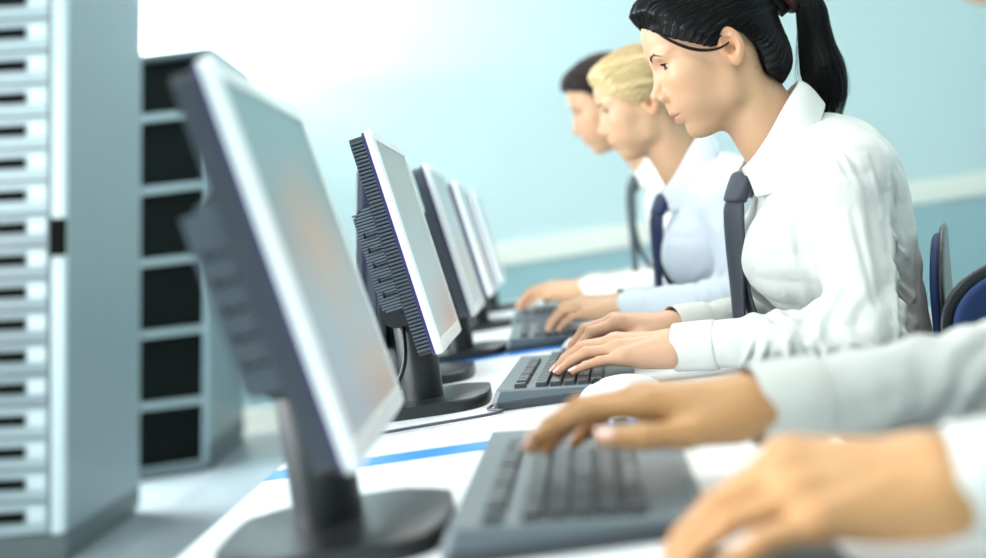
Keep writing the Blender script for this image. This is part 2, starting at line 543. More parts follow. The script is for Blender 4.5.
def hand_color(P, pose, base):
    F, T = hand_joints(pose)
    col = np.tile(base, (len(P), 1))
    def blend(m, c):
        m = np.clip(m, 0, 1)[:, None]; col[:] = col * (1 - m) + np.asarray(c) * m
    for ch, r in zip(F, HAND_R):
        for j in (0, 1, 2):
            blend(0.22 * np.exp(-((P - ch[j]) ** 2).sum(1) / 0.012 ** 2), base * V3(1.02, 0.78, 0.74))
        blend(0.5 * np.exp(-((P - ch[3]) ** 2).sum(1) / 0.011 ** 2), base * V3(1.03, 0.76, 0.72))
    return np.clip(col, 0, 1)

def nails(pose):
    """small shields on the finger ends, in hand space"""
    F, T = hand_joints(pose)
    parts = []
    for ch, r, up in [(c, HAND_R[i], None) for i, c in enumerate(F)] + [(T[1:], (0, 0, 0.0095, 0.0072), V3(-0.2, 0.6, 0.75))]:
        ax = ch[-1] - ch[-2]; ax = ax / np.linalg.norm(ax)
        if up is None:
            side = V3(-ax[1], ax[0], 0); side /= np.linalg.norm(side)
            dor = np.cross(ax, side)
            if dor[2] < 0: dor = -dor
        else:
            dor = up - ax * (up @ ax); dor /= np.linalg.norm(dor)
        side = np.cross(dor, ax)
        rr = r[3]
        n, m = 7, 6
        g = []
        for i in range(n):
            x = -0.0055 + 0.0125 * i / (n - 1)
            w = 1.0 - 0.25 * (i / (n - 1)) ** 4 - 0.2 * (1 - i / (n - 1)) ** 4
            for j in range(m):
                a = (j / (m - 1) - 0.5) * 1.9 * w
                R = rr + 0.00055 + (0.0012 if i < n - 2 else 0.0012) * (1 - x / 0.007) * 0.35
                g.append(ch[-1] + ax * x + (side * math.sin(a) + dor * math.cos(a)) * R)
        idx = np.arange(n * m).reshape(n, m)
        q = np.stack([idx[:-1, :-1], idx[1:, :-1], idx[1:, 1:], idx[:-1, 1:]], -1).reshape(-1, 4)
        parts.append((np.array(g), q))
    return parts

TYPE = dict(fingers=[(3, 34, 34, 16), (1, 36, 34, 16), (-3, 34, 34, 16), (-8, 30, 28, 14)],
            thumb=[(0.018, 0.020, -0.008), (0.052, 0.040, -0.018), (0.078, 0.043, -0.026), (0.099, 0.041, -0.033)])

# -------- body (base figure sits with its middle at y = 1.93, facing -x)
def body_sdf(P, B, grow=0.0, cloth=False):
    D = B['D']
    p = P - D
    q = p.copy(); q[:, 1] = 1.93 + np.abs(p[:, 1] - 1.93)       # mirrored halves
    wd = B.get('wide', 1.0)
    yy = lambda v: 1.93 + v * wd
    d = ell(q, (0.430, 1.93, 0.895), (0.110, 0.150 * wd, 0.165))
    d = smin(d, ell(q, (0.440, 1.93, 0.985), (0.080, 0.135 * wd, 0.085)), 0.05)
    d = smin(d, cap(q, (0.405, 1.93, 1.020), (0.432, yy(0.150), 0.990), 0.052, 0.050), 0.05)
    d = smin(d, ell(q, (0.455, 1.93, 0.715), (0.092, 0.128 * wd, 0.150)), 0.06)
    d = smin(d, ell(q, (0.460, 1.93, 0.560), (0.090, 0.155 * wd, 0.085)), 0.06)
    if B['female']:
        d = smin(d, ell(q, (0.345, 1.993, 0.885), (0.060, 0.058, 0.062)), 0.05)
    if cloth:
        d = smin(d, ell(q, (0.442, 1.93, 0.640), (0.092, 0.145 * wd, 0.070)), 0.05)
    d = d - grow
    for side in ('L', 'R'):
        sh, el, wr = B[side]
        if cloth:
            ru, re, rw = 0.0565, 0.0465, 0.0300
        else:
            ru, re, rw = 0.044, 0.037, 0.024
        k = B.get('arm', 1.0)
        a = cap(P, sh, el, ru * k, re * k)
        f = cap(P, el, wr, re * k, rw * k)
        d = smin(d, smin(a, f, 0.03), 0.035 if not cloth else 0.025)
    return d

def creases(P, segs, D):
    """fold lines across cloth: (x0, z0, x1, z1, width, depth) on the camera-side half"""
    o = np.zeros(len(P))
    x = P[:, 0] - D[0]; z = P[:, 2] - D[2]
    near = np.clip((1.99 + D[1] - P[:, 1]) / 0.05, 0, 1)
    for x0, z0, x1, z1, w, h in segs:
        ex, ez = x1 - x0, z1 - z0
        L2 = ex * ex + ez * ez
        t = ((x - x0) * ex + (z - z0) * ez) / L2
        tc = np.clip(t, 0, 1)
        dx, dz = x - x0 - ex * tc, z - z0 - ez * tc
        sd = (dx * ez - dz * ex) / math.sqrt(L2)
        dist2 = dx * dx + dz * dz
        taper = np.sin(np.pi * np.clip(tc * 0.8 + 0.1, 0, 1)) ** 0.7
        o -= h * np.exp(-dist2 / w ** 2) * taper
        dx2 = sd - 1.5 * w
        o += 0.8 * h * np.exp(-(dx2 / (1.1 * w)) ** 2) * np.exp(-np.maximum(dist2 - (2.6 * w) ** 2, 0) / w ** 2) * taper
    return o * near

def build_person(cfg, base_loc, label, group=None):
    root = empty('person', base_loc)
    tag(root, label, 'person', group)
    M = head_frame(cfg); O = np.asarray(cfg['O'], float); S = cfg['scale']
    male = not cfg['female']
    B = cfg
    D = B['D']
    skin_base = cfg.get('skin', SKIN)
    toL = lambda P: (P - O) @ M / S
    toW = lambda Q: O + (Q * S) @ M.T
    nA = toW(V3(-0.016, 0, -0.040)[None])[0]; nB = D + V3(0.380, 1.93, 1.030)
    nr = 0.050 if not male else 0.057
    def head_f(P):
        d = head_local(toL(P), male) * S
        nk = cap(P, nA, nB, nr, nr + 0.006)
        # front of the neck and the muscle behind the ear
        nk = smin(nk, cap(P, toW(V3(-0.03, 0.045, -0.02)[None])[0], D + V3(0.345, 1.912, 1.035), 0.016, 0.013), 0.02)
        nk = smin(nk, cap(P, toW(V3(-0.03, -0.045, -0.02)[None])[0], D + V3(0.345, 1.948, 1.035), 0.016, 0.013), 0.02)
        return smin(d, nk, 0.016)
    h = cfg['res']
    ctr = (O + nB) / 2
    lo = np.minimum(O - 0.145 * S, nB - 0.075); hi = np.maximum(O + 0.150 * S, nB + 0.075)
    v, q = iso(head_f, lo, hi, h)
    col = head_color(toL(v), skin_base, male, cfg['hair'])
    chunks = [(v, q)]; cols = [col]
    # hands with wrists
    nail_parts = []
    for side in ('L', 'R'):
        hp = cfg['hand' + side]
        pose = hp['pose']; s = hp.get('s', 1.0)
        fw = np.asarray(hp['fwd'], float); fw /= np.linalg.norm(fw)
        do = np.asarray(hp['up'], float); do = do - fw * (do @ fw); do /= np.linalg.norm(do)
        tb = np.cross(fw, do) if side == 'L' else np.cross(do, fw)
        HM = np.stack([fw, tb, do], 1)
        W = np.asarray(B[side][2], float)
        if 'rest' in hp:                       # lower each finger until its end rests on the keys or the desk
            pose = dict(pose); fs = []
            for i, (sp, a1, a2, a3) in enumerate(pose['fingers']):
                lo_a, hi_a = -30.0, 75.0
                for _ in range(30):
                    mid = (lo_a + hi_a) / 2
                    trial = dict(pose); trial['fingers'] = [(sp, mid, a2, a3)] * 4
                    tip = W + (hand_joints(trial)[0][i][3] * s) @ HM.T
                    if tip[2] - HAND_R[i][3] * s > hp['rest']: lo_a = mid
                    else: hi_a = mid
                fs.append((sp, lo_a, a2, a3))
            pose['fingers'] = fs
        f = lambda P, HM=HM, W=W, s=s, pose=pose: hand_sdf((P - W) @ HM / s, pose) * s
        # forearm skin joins the wrist inside the cuff
        el = np.asarray(B[side][1], float)
        def f2(P, f=f, el=el, W=W, s=s):
            return smin(f(P), cap(P, W + (el - W) * 0.4, W + (el - W) * 0.08, 0.0205 * s, 0.0175 * s), 0.015)
        F, T = hand_joints(pose)
        pts = np.array([c for ch in F for c in ch] + T + [V3(-0.06, 0, 0)])
        pw = W + (pts * s) @ HM.T
        pw = np.vstack([pw, W + (el - W) * 0.4])
        vv, qq = iso(f2, pw.min(0) - 0.035, pw.max(0) + 0.035, cfg['hres'])
        chunks.append((vv, qq)); cols.append(hand_color((vv - W) @ HM / s, pose, cfg.get('hskin', skin_base)))
        if cfg.get('nails'):
            nail_parts += [(W + (nv * s) @ HM.T, nq) for nv, nq in nails(pose)]
    # trunk and arms under the clothes
    bb = np.array([B['L'][0], B['L'][1], B['L'][2], B['R'][0], B['R'][1], B['R'][2], D + V3(0.47, 1.93, 0.5), D + V3(0.4, 1.93, 1.04)])
    tv, tq = iso(lambda P: body_sdf(P, B, -0.016), bb.min(0) - 0.2, bb.max(0) + 0.2, 0.013)
    chunks.append((tv, tq)); cols.append(np.tile(skin_base, (len(tv), 1)))
    v, q = join_np(chunks)
    me = np_mesh('body', v, q); set_color(me, 'tone', np.concatenate(cols))
    link_mesh('body', me, MT['skin'], root, world=True)
    if nail_parts:
        for nv, nq in nail_parts:
            link_mesh('fingernail', np_mesh('fingernail', nv, nq), MT['nail'], root, world=True)
    # eyes
    for sg in (1, -1):
        bm = bmesh.new(); bmesh.ops.create_uvsphere(bm, u_segments=40, v_segments=40, radius=1.0)
        me = bpy.data.meshes.new('eye'); bm.to_mesh(me); bm.free()
        co = np.empty(len(me.vertices) * 3); me.vertices.foreach_get('co', co); co = co.reshape(-1, 3)
        gz = V3(math.cos(R_(14)), -0.16 * sg, -math.sin(R_(14))); gz /= np.linalg.norm(gz)
        ang = np.degrees(np.arccos(np.clip(co @ gz, -1, 1)))
        c = np.where((ang < 10)[:, None], V3(0.01, 0.01, 0.01), np.where((ang < 29)[:, None], V3(0.045, 0.024, 0.016), V3(0.36, 0.32, 0.30)))
        bulge = 1 + 0.05 * np.exp(-(ang / 22) ** 2)
        w = toW(EYE * V3(1, sg, 1) + co * bulge[:, None] * 0.0121)
        me.vertices.foreach_set('co', w.astype(np.float32).ravel())
        me.polygons.foreach_set('use_smooth', [True] * len(me.polygons))
        set_color(me, 'tone', c)
        link_mesh('eye', me, MT['eye'], root, world=True)
    # eyebrows and lashes as fine hairs lying on the face
    if cfg.get('brow'):
        for sg in (1, -1):
            P0, P1 = [], []
            n = 210
            t = RNG.uniform(0, 1, n); k = RNG.normal(0, 1, n)
            arc = spline([(0.093, 0.0155, 0.0238), (0.089, 0.022, 0.0262), (0.079, 0.034, 0.0288), (0.0655, 0.0470, 0.0235)], 60)
            ip = np.clip((t * 59).astype(int), 0, 58)
            pa = arc[ip]; tg = arc[ip + 1] - arc[ip]; tg /= np.linalg.norm(tg, axis=1, keepdims=True)
            wdt = 0.0015 * (1 - 0.8 * t)
            pa = pa + np.stack([0 * k, 0 * k, k * wdt], 1)
            ln = RNG.uniform(0.004, 0.008, n)[:, None]
            path = np.stack([pa + tg * ln * s_ + np.array([0, 0, 0.0012]) * s_ * (1 - s_) for s_ in np.linspace(0, 1, 5)], 1)
            flat = path.reshape(-1, 3)
            flat[:, 0] = 0.112
            for _ in range(40):
                flat[:, 0] -= 0.7 * (head_local(flat, male) - 0.0004)
            path = flat.reshape(path.shape) * V3(1, sg, 1)
            sv, sq = strands(toW(path.reshape(-1, 3)).reshape(path.shape), 0.00022, 0.00008)
            link_mesh('eyebrow', np_mesh('eyebrow', sv, sq), MT['brow'], root, world=True)
            # upper lashes
            paths = []
            for i in range(46):
                ds = -0.0125 + 0.026 * i / 45
                wv = max(0.0, 1 - (ds / 0.0150) ** 2)
                z = 0.0047 * wv
                r2 = 0.0143 ** 2 - ds * ds - z * z
                if r2 <= 0: continue
                p0 = EYE + V3(math.sqrt(r2), ds, z)
                out_ = V3(1.0, 0.5 * ds / 0.013, -0.35)
                paths.append([p0 + out_ * 0.0055 * t_ + V3(0, 0, 0.0032) * t_ * t_ for t_ in np.linspace(0, 1, 5)])
            edge = np.array([p_[0] for p_ in paths]) * V3(1, sg, 1)
            ev, eq = strands(toW(edge)[None], 0.00085 * S, 0.00060 * S, 6)
            paths = np.array(paths) * V3(1, sg, 1)
            sv, sq = strands(toW(paths.reshape(-1, 3)).reshape(paths.shape), 0.0003, 0.0001)
            sv, sq = join_np([(sv, sq), (ev, eq)])
            link_mesh('eyelashes', np_mesh('eyelashes', sv, sq), MT['hair_black'], root, world=True)
    build_hair(cfg, root, toL, toW, S, male, head_f)
    # shirt
    cuffs = {}
    for side in ('L', 'R'):
        el = np.asarray(B[side][1], float); wr = np.asarray(B[side][2], float)
        ax = (wr - el) / np.linalg.norm(wr - el)
        cuffs[side] = (wr - ax * B.get('cuff', {}).get(side, 0.0), ax)
    def shirt_f(P):
        d = body_sdf(P, B, 0.004, True)
        for side in ('L', 'R'):
            c0, ax = cuffs[side]
            t = (P - c0) @ ax
            rad = np.sqrt(np.maximum(((P - c0) ** 2).sum(1) - t * t, 0))
            kk = B.get('arm', 1.0)
            loc = rad < 0.07
            d = np.where(loc, np.maximum(d, t + 0.014), d)
        # room for the neck
        d = smax(d, -cap(P, nA, nB + V3(0.006, 0, -0.02), nr + 0.004, nr + 0.010), 0.01)
        w = P - D
        d = np.maximum(d, -(w[:, 2] - 0.555))
        return d
    segs = cfg.get('creases', [])
    amp = cfg.get('wrinkle', 0.0022)
    def disp(P):
        o = creases(P, segs, D) if segs else 0
        n = sines(P + 0.012 * np.stack([sines(P, 60, 3), sines(P, 60, 4), sines(P, 60, 5)], 1), 85, 8, 7)
        wp = P + 0.010 * np.stack([sines(P, 45, 13), sines(P, 45, 14), sines(P, 45, 15)], 1)
        n2 = sines(wp @ np.array([[1, 0, .5], [0, .6, 0], [-.45, 0, .8]]), 170, 9, 7) + 0.9 * (0.35 - np.abs(sines(wp * V3(1, 0.6, 0.7), 120, 19, 6))) 
        o = o + amp * (np.abs(n) * 2.2 - 0.7) + amp * 0.20 * n2
        for side in ('L', 'R'):       # gathered cloth at the inside of the elbow and along the forearm
            el = np.asarray(B[side][1], float); wr = np.asarray(B[side][2], float)
            ax = (wr - el); Ln = np.linalg.norm(ax); ax = ax / Ln
            t = (P - el) @ ax / Ln
            rad = np.sqrt(np.maximum(((P - el) ** 2).sum(1) - (t * Ln) ** 2, 0))
            w = np.exp(-((t - 0.22) / 0.26) ** 2) * np.exp(-(np.maximum(rad - 0.06, 0) / 0.02) ** 2)
            o = o + w * 0.0036 * np.sin(t * 42 + 9 * sines(P, 40, 21) + (P[:, 2] - el[2]) * 60)
            cu = np.clip(((P - cuffs[side][0]) @ ax + 0.075) / 0.02, 0, 1) * (rad < 0.06)
            o = o * (1 - 0.9 * cu)
        return o
    lo = bb.min(0) - 0.16; hi = bb.max(0) + 0.16
    sv, sq = iso(lambda P: shirt_f(P), lo, hi, cfg['sres'])
    g, _ = grad(shirt_f, sv, 0.002)
    g /= np.linalg.norm(g, axis=1, keepdims=True) + 1e-9
    sv = sv + g * disp(sv)[:, None]
    link_mesh('shirt', np_mesh('shirt', sv, sq), MT[cfg['shirt']], root, world=True)
    for side in ('L', 'R'):
        c0, ax = cuffs[side]
        kk = B.get('arm', 1.0)
        e1 = np.cross(ax, V3(0, 0, 1)); e1 /= np.linalg.norm(e1); e2 = np.cross(e1, ax)
        pr = [(-0.062, 0.0310), (-0.060, 0.0352), (-0.056, 0.0364), (-0.030, 0.0360), (-0.010, 0.0352), (-0.0005, 0.0347), (0.0008, 0.0338), (0.0, 0.0328), (-0.010, 0.0326), (-0.030, 0.0322)]
        n = 64
        ph = np.linspace(0, 2 * math.pi, n, endpoint=False)
        rows = [c0 + ax * t_ + (np.cos(ph)[:, None] * e1 * 0.95 + np.sin(ph)[:, None] * e2 * 1.0) * (r_ * kk * (1 + 0.018 * np.sin(2 * ph + 1) + 0.012 * np.sin(5 * ph + 30 * t_)))[:, None] for t_, r_ in pr]
        g = np.array(rows); m_ = len(pr)
        idx = np.arange(m_ * n).reshape(m_, n); nx = np.roll(idx, -1, 1)
        q = np.stack([idx[:-1], nx[:-1], nx[1:], idx[1:]], -1).reshape(-1, 4)
        o = link_mesh('cuff', np_mesh('cuff', g.reshape(-1, 3), q), MT[cfg['shirt']], root, world=True)
    build_collar_tie(cfg, root, D)
    build_legs(cfg, root, D)
    return root

def build_collar_tie(cfg, root, D):
    # turned-down collar: rows run from the fold to the outer edge, columns from the nape to the throat
    top = [(0.4075, 0.000, 1.1400), (0.400, 0.032, 1.1330), (0.372, 0.0600, 1.1040), (0.345, 0.0610, 1.0680), (0.322, 0.0450, 1.0400), (0.3055, 0.0180, 1.0230)]
    bot = [(0.4400, 0.000, 1.1020), (0.4330, 0.050, 1.0930), (0.4070, 0.0930, 1.0600), (0.3740, 0.1000, 1.0180), (0.345, 0.0820, 0.9830), (0.3160, 0.0460, 0.9780)]
    n = 40
    T = spline(top, n); Bt = spline(bot, n)
    if True:
        rows = []
        for sgn in (-1, 1):
            tt = T * V3(1, sgn, 1); bb_ = Bt * V3(1, sgn, 1)
            rws = []
            m = 12
            # collar stand inside, going down from the fold
            for j in range(4, 0, -1):
                c = V3(0.015, 0, -0.036) * (j / 4)
                rws.append(tt * V3(1, 0.97, 1) + c)
            for j in range(m):
                s = j / (m - 1)
                rws.append(tt * (1 - s) + bb_ * s + V3(0, sgn * 0.8, 0.6) * 0.011 * math.sin(math.pi * s ** 0.75))
            rows.append(np.array(rws))
        A, Bq = rows
        parts = []
        for g, flip in ((A, False), (Bq, True)):
            m_, n_ = g.shape[:2]
            idx = np.arange(m_ * n_).reshape(m_, n_)
            q = np.stack([idx[:-1, :-1], idx[1:, :-1], idx[1:, 1:], idx[:-1, 1:]], -1).reshape(-1, 4)
            if flip: q = q[:, ::-1]
            parts.append((g.reshape(-1, 3) + V3(0, 1.93, 0) + D, q))
        v, q = join_np(parts)
        me = np_mesh('collar', v, q)
        bm = bmesh.new(); bm.from_mesh(me); bmesh.ops.remove_doubles(bm, verts=bm.verts, dist=0.0004); bm.to_mesh(me); bm.free()
        o = link_mesh('collar', me, MT[cfg['shirt']], root, world=True)
        so = o.modifiers.new('thick', 'SOLIDIFY'); so.thickness = 0.0022; so.offset = 0
        sb = o.modifiers.new('sub', 'SUBSURF'); sb.levels = 1; sb.render_levels = 1
    # tie
    c = V3(0, 1.93, 0) + D
    def strip(pts, name, parent, thick, twist=0.0):
        parts = []
        P = spline([p[:3] for p in pts], 46); W = np.interp(np.linspace(0, 1, 46), np.linspace(0, 1, len(pts)), [p[3] for p in pts])
        m = 9
        g = np.empty((46, m, 3))
        for i in range(46):
            for j in range(m):
                t = (j / (m - 1) - 0.5) * 2
                g[i, j] = P[i] + V3(0.010 * t * t * (W[i] / 0.035) - (twist if np.isscalar(twist) else np.interp(i / 45, np.linspace(0, 1, len(twist)), twist)) * t * W[i], t * W[i], 0)
        idx = np.arange(46 * m).reshape(46, m)
        q = np.stack([idx[:-1, :-1], idx[1:, :-1], idx[1:, 1:], idx[:-1, 1:]], -1).reshape(-1, 4)
        o = link_mesh(name, np_mesh(name, g.reshape(-1, 3) + c, q), MT[cfg['tie']], parent, world=True)
        so = o.modifiers.new('thick', 'SOLIDIFY'); so.thickness = thick; so.offset = 0
        return o
    tk = cfg.get('tie_k', 1.0)
    sh = lambda L_: [(x, y, 0.985 - (0.985 - z) * tk, w) for x, y, z, w in L_]
    blade = strip(sh([(0.2930, 0, 0.985, 0.012), (0.2850, 0, 0.965, 0.0160), (0.2790, 0, 0.91, 0.0180), (0.2735, 0, 0.85, 0.0180), (0.2690, 0, 0.79, 0.018), (0.2690, 0, 0.745, 0.019), (0.274, 0, 0.712, 0.002)]), 'necktie', root, 0.004, [0.75, 0.75, 0.60, 0.40, 0.28, 0.22, 0.2])
    tl = strip(sh([(0.2900, 0.004, 0.985, 0.008), (0.2850, 0.004, 0.94, 0.012), (0.2840, 0.002, 0.88, 0.014), (0.2900, -0.004, 0.81, 0.015), (0.3040, -0.012, 0.785, 0.015), (0.3120, -0.016, 0.752, 0.014)]), 'tie_tail', blade, 0.003, 0.25)
    tl.matrix_parent_inverse = Matrix.Identity(4)
    def knot(P):
        p = P - c
        t = np.clip((1.022 - p[:, 2]) / 0.046, 0, 1)
        cx = 0.3135 - 0.0215 * t + p[:, 1] * -0.45
        hw = 0.0225 - 0.0050 * t + 0.003 * np.sin(np.pi * t)
        hx = 0.0110 + 0.0030 * t
        k = (np.abs((p[:, 0] - cx) / hx) ** 2.6 + np.abs(p[:, 1] / hw) ** 2.6) ** (1 / 2.6)
        d = (k - 1) * 0.010
        return smax(d, np.maximum(p[:, 2] - 1.022, 0.9755 - p[:, 2] - 0.25 * (p[:, 0] - 0.29)), 0.006)
    kv, kq = iso(knot, c + V3(0.25, -0.05, 0.965), c + V3(0.34, 0.05, 1.045), 0.0025, proj=1)
    o = link_mesh('tie_knot', np_mesh('tie_knot', kv, kq), MT[cfg['tie']], blade, world=False)

def build_legs(cfg, root, D):
    def tr(P):
        p = P - D
        q = p.copy(); q[:, 1] = 1.93 + np.abs(p[:, 1] - 1.93)
        zf = -D[2]
        d = ell(q, (0.458, 1.93, 0.560), (0.100, 0.165, 0.092))
        d = smin(d, cap(q, (0.450, 2.015, 0.545), (0.080, 2.035, 0.535), 0.078, 0.060), 0.05)
        d = smin(d, cap(q, (0.080, 2.035, 0.530), (0.105, 2.035, 0.115 + zf), 0.062, 0.046), 0.02)
        d = smax(d, -(p[:, 2] - 0.085 - zf), 0.004)
        d = np.maximum(d, p[:, 2] - 0.640)
        return d + 0.0015 * sines(P, 70, 31)
    v, q = iso(tr, D + V3(-0.02, 1.72, 0.03 - D[2]), D + V3(0.64, 2.14, 0.68), 0.011)
    link_mesh('trousers', np_mesh('trousers', v, q), MT[cfg.get('trousers', 'trousers')], root, world=True)
    for s in (-1, 1):
        y = 1.93 + s * 0.105
        zf = -D[2]
        def shoe(P):
            p = P - D
            p = p + V3(0.045, 0, 0)
            d = cap(p, (0.165, y, 0.050 + zf), (0.040, y, 0.036 + zf), 0.043, 0.034)
            d = smin(d, cap(p, (0.155, y, 0.06 + zf), (0.150, y, 0.12 + zf), 0.038, 0.034), 0.02)
            d = smin(d, cap(p, (0.04, y, 0.03 + zf), (-0.02, y, 0.028 + zf), 0.038, 0.026), 0.02)
            return np.maximum(d, -(p[:, 2] - 0.002 - zf))
        v, q = iso(shoe, D + V3(-0.13, y - 0.07, -0.01 + zf), D + V3(0.25, y + 0.07, 0.18 + zf), 0.009)
        link_mesh('shoe', np_mesh('shoe', v, q), MT['shoe'], root, world=True)

# -------- hair
def build_hair(cfg, root, toL, toW, S, male, head_f):
    kind = cfg['hair']
    hm = MT[cfg['hairmat']]
    poly, T = HAIRLINE[kind]
    def hair_l(Q):
        f, s, u = Q.T
        a = np.abs(s)
        sk = skull_local(f, a, u)
        P = np.stack([f, a, u], 1)
        if kind == 'ponytail':
            sk = smin(sk, ell(P, (-0.064, 0, -0.014), (0.0355, 0.052, 0.046)), 0.018)
            sk = smin(sk, ell(P, (-0.050, 0, -0.035), (0.040, 0.045, 0.036)), 0.02)
            th = 0.009 + 0.011 * np.exp(-(((f - 0.092) / 0.035) ** 2 + ((u - 0.098) / 0.028) ** 2)) + 0.003 * np.clip((u - 0.06) / 0.05, 0, 1)
            th = th * np.clip(1 + (f + 0.055) / 0.06, 0.45, 1)
            th = th * np.clip(0.35 + (0.095 - f) / 0.03 * 0.4 + np.clip((u - 0.07) / 0.02, 0, 1), 0.3, 1.0)
        elif kind == 'updo':
            sk = smin(sk, ell(P, (-0.078, 0, 0.010), (0.045, 0.048, 0.050)), 0.03)
            sk = smin(sk, ell(P, (-0.050, 0, -0.030), (0.040, 0.045, 0.036)), 0.02)
            sk = smin(sk, ell(P, (0.010, 0.045, 0.030), (0.055, 0.032, 0.030)), 0.02)
            th = 0.010 + 0.010 * np.exp(-(((f - 0.085) / 0.035) ** 2 + ((u - 0.095) / 0.03) ** 2))
        else:
            sk = smin(sk, ell(P, (-0.060, 0, -0.015), (0.035, 0.050, 0.045)), 0.03)
            th = 0.008 + 0.010 * np.clip((u - 0.05) / 0.05, 0, 1) + 0.008 * np.exp(-(((f - 0.085) / 0.03) ** 2 + ((u - 0.10) / 0.03) ** 2))
        reg = poly_sd(f - 0.02 * np.maximum(a - 0.055, 0), u, poly)
        th = th * np.clip(0.22 + np.maximum(-reg, 0) / 0.022, 0, 1) if kind != 'short' else th
        d = sk - th
        # comb grooves that run to where the hair is gathered
        if T is not None:
            w = P - T * V3(1, 1, 1)
            az = np.arctan2(w[:, 1], w[:, 2] + 0.4 * w[:, 0])
            d = d + 0.0009 * np.sin(az * 55 + 6 * sines(Q, 35, 2)) + 0.0006 * np.sin(az * 120)
        else:
            d = d + 0.0022 * sines(Q * V3(1, 1, 0.7), 240, 5)
        return smax(d, reg, 0.004)
    hw = lambda P: hair_l(toL(P)) * S
    O = np.asarray(cfg['O'], float)
    v, q = iso(hw, O - 0.155 * S, O + 0.16 * S, cfg['res'] * 1.1, proj=1)
    hair = link_mesh('hair', np_mesh('hair', v, q), hm, root, world=True)
    c0 = V3(0.0, 0, 0.040)
    L = toL(v)
    # combed strands lying on the surface
    if T is not None:
        ns = cfg.get('nstr', 2600)
        out = hair_l(L)
        front = L[RNG.integers(0, len(L), ns)]
        d0 = front - c0; r0 = np.linalg.norm(d0, axis=1, keepdims=True); d0 = d0 / r0
        dT = (T - c0) / np.linalg.norm(T - c0)
        om = np.arccos(np.clip(d0 @ dT, -0.999, 0.999))[:, None]
        steps = 16
        ln = RNG.uniform(0.35, 1.0, (ns, 1))
        paths = np.empty((ns, steps, 3))
        for k in range(steps):
            t = ln * k / (steps - 1)
            d = (np.sin((1 - t) * om) * d0 + np.sin(t * om) * dT) / np.sin(om)
            r = np.full(ns, 0.155)
            for _ in range(26):
                r = r - 0.8 * hair_l(c0 + d * r[:, None])
                r = np.clip(r, 0.03, 0.17)
            paths[:, k] = c0 + d * (r + 0.0003 + RNG.uniform(0, 0.0006, ns) + 0.0010 * np.sin(np.pi * k / (steps - 1)) * RNG.uniform(0, 1, ns) ** 3)[:, None]
        sv, sq = strands(toW(paths.reshape(-1, 3)).reshape(paths.shape), 0.00042 * S, 0.00022 * S)
        combed = [(sv, sq)]
    if kind == 'ponytail':
        Y0 = O[1]
        # a loose lock combed from the parting across the temple and tucked over the ear
        pp = [(657, 32.5, .050), (666, 38.5, .058), (677, 44, .066), (690, 48.6, .0715), (702, 50.4, .0755), (714, 49.6, .0785), (723, 46.5, .0800), (729, 42.5, .0780)]
        base = spline([at(x, y, Y0 - s) for x, y, s in pp], 26)
        n = 44
        off = RNG.normal(0, 1, (n, 3)) * V3(0.0006, 0.0006, 0.0007)
        amp_ = np.sin(np.pi * np.linspace(0.05, 0.95, 26))[None, :, None]
        pth = base[None] + off[:, None] * (0.6 + 0.7 * amp_)
        fl = pth.reshape(-1, 3)
        dl = np.maximum(0.0006 - head_local(toL(fl), False), 0)
        for _ in range(3):
            g, dd = grad(lambda X: head_local(X, False), toL(fl), 0.0005)
            fl = toW(toL(fl) + g * np.maximum(0.0008 - dd, 0)[:, None])
        sv, sq = strands(fl.reshape(pth.shape), 0.0005, 0.00035)
        link_mesh('loose_lock', np_mesh('loose_lock', sv, sq), hm, hair)
        # second thin lock just above it
        # hair band and tail
        bw = [at(781, 4, Y0), at(788, -3, Y0)]
        mb = MB()
        c = (bw[0] + bw[1]) / 2; ax = (bw[1] - bw[0]); ax /= np.linalg.norm(ax)
        e1 = np.cross(ax, V3(0, 1, 0)); e1 /= np.linalg.norm(e1)
        ring = [c + (e1 * math.cos(a) + V3(0, 1, 0) * math.sin(a)) * 0.0185 for a in np.linspace(0, 2 * math.pi, 33)]
        mb.tube(ring, 0.0060, 8, caps=False)
        band = mb.build('hair_band', MT['hair_band'], hair, smooth=True)
        cen = [(776, 8), (789, -1), (803, -1.5), (811, 10), (814, 28), (817, 48), (822, 68), (828, 90), (829, 116)]
        wid = [11, 10, 12, 15, 15.5, 18, 22, 19.5, 14]
        C = spline([at(x, y, Y0) for x, y in cen], 40)
        Wd = np.interp(np.linspace(0, 1, 40), np.linspace(0, 1, len(wid)), wid) * (Y0 / FPX) * 0.98
        tan = np.gradient(C, axis=0); tan /= np.linalg.norm(tan, axis=1, keepdims=True)
        side = np.cross(tan, V3(0, 1, 0)); side /= np.linalg.norm(side, axis=1, keepdims=True)
        ns = 2400
        ang = RNG.uniform(0, 2 * np.pi, ns); rr = np.sqrt(RNG.uniform(0.02, 1, ns))
        steps = 22
        endt = np.clip(RNG.normal(0.93, 0.055, ns), 0.5, 1.0)
        paths = np.empty((ns, steps, 3))
        fr = RNG.normal(0, 1, (ns, 2)); ph = RNG.uniform(0, 6.28, ns); stray = (RNG.uniform(0, 1, ns) < 0.10) * RNG.uniform(0.1, 0.38, ns)
        for k in range(steps):
            t = endt * k / (steps - 1) * 39
            i = np.minimum(t.astype(int), 38); u = (t - i)[:, None]
            cc = C[i] * (1 - u) + C[i + 1] * u
            sd = side[i] * (1 - u) + side[i + 1] * u
            ww = (Wd[i] * (1 - u[:, 0]) + Wd[i + 1] * u[:, 0])
            frac = (k / (steps - 1))
            wob = 0.07 * np.sin(frac * 7 + ph)
            r_ = rr * (1 + stray * frac ** 2) + wob * frac
            paths[:, k] = cc + sd * (ww * r_ * np.cos(ang + 0.4 * frac))[:, None] + V3(0, 1, 0) * (ww * 0.85 * r_ * np.sin(ang + 0.4 * frac))[:, None]
        sv, sq = strands(paths, 0.00045, 0.00016)
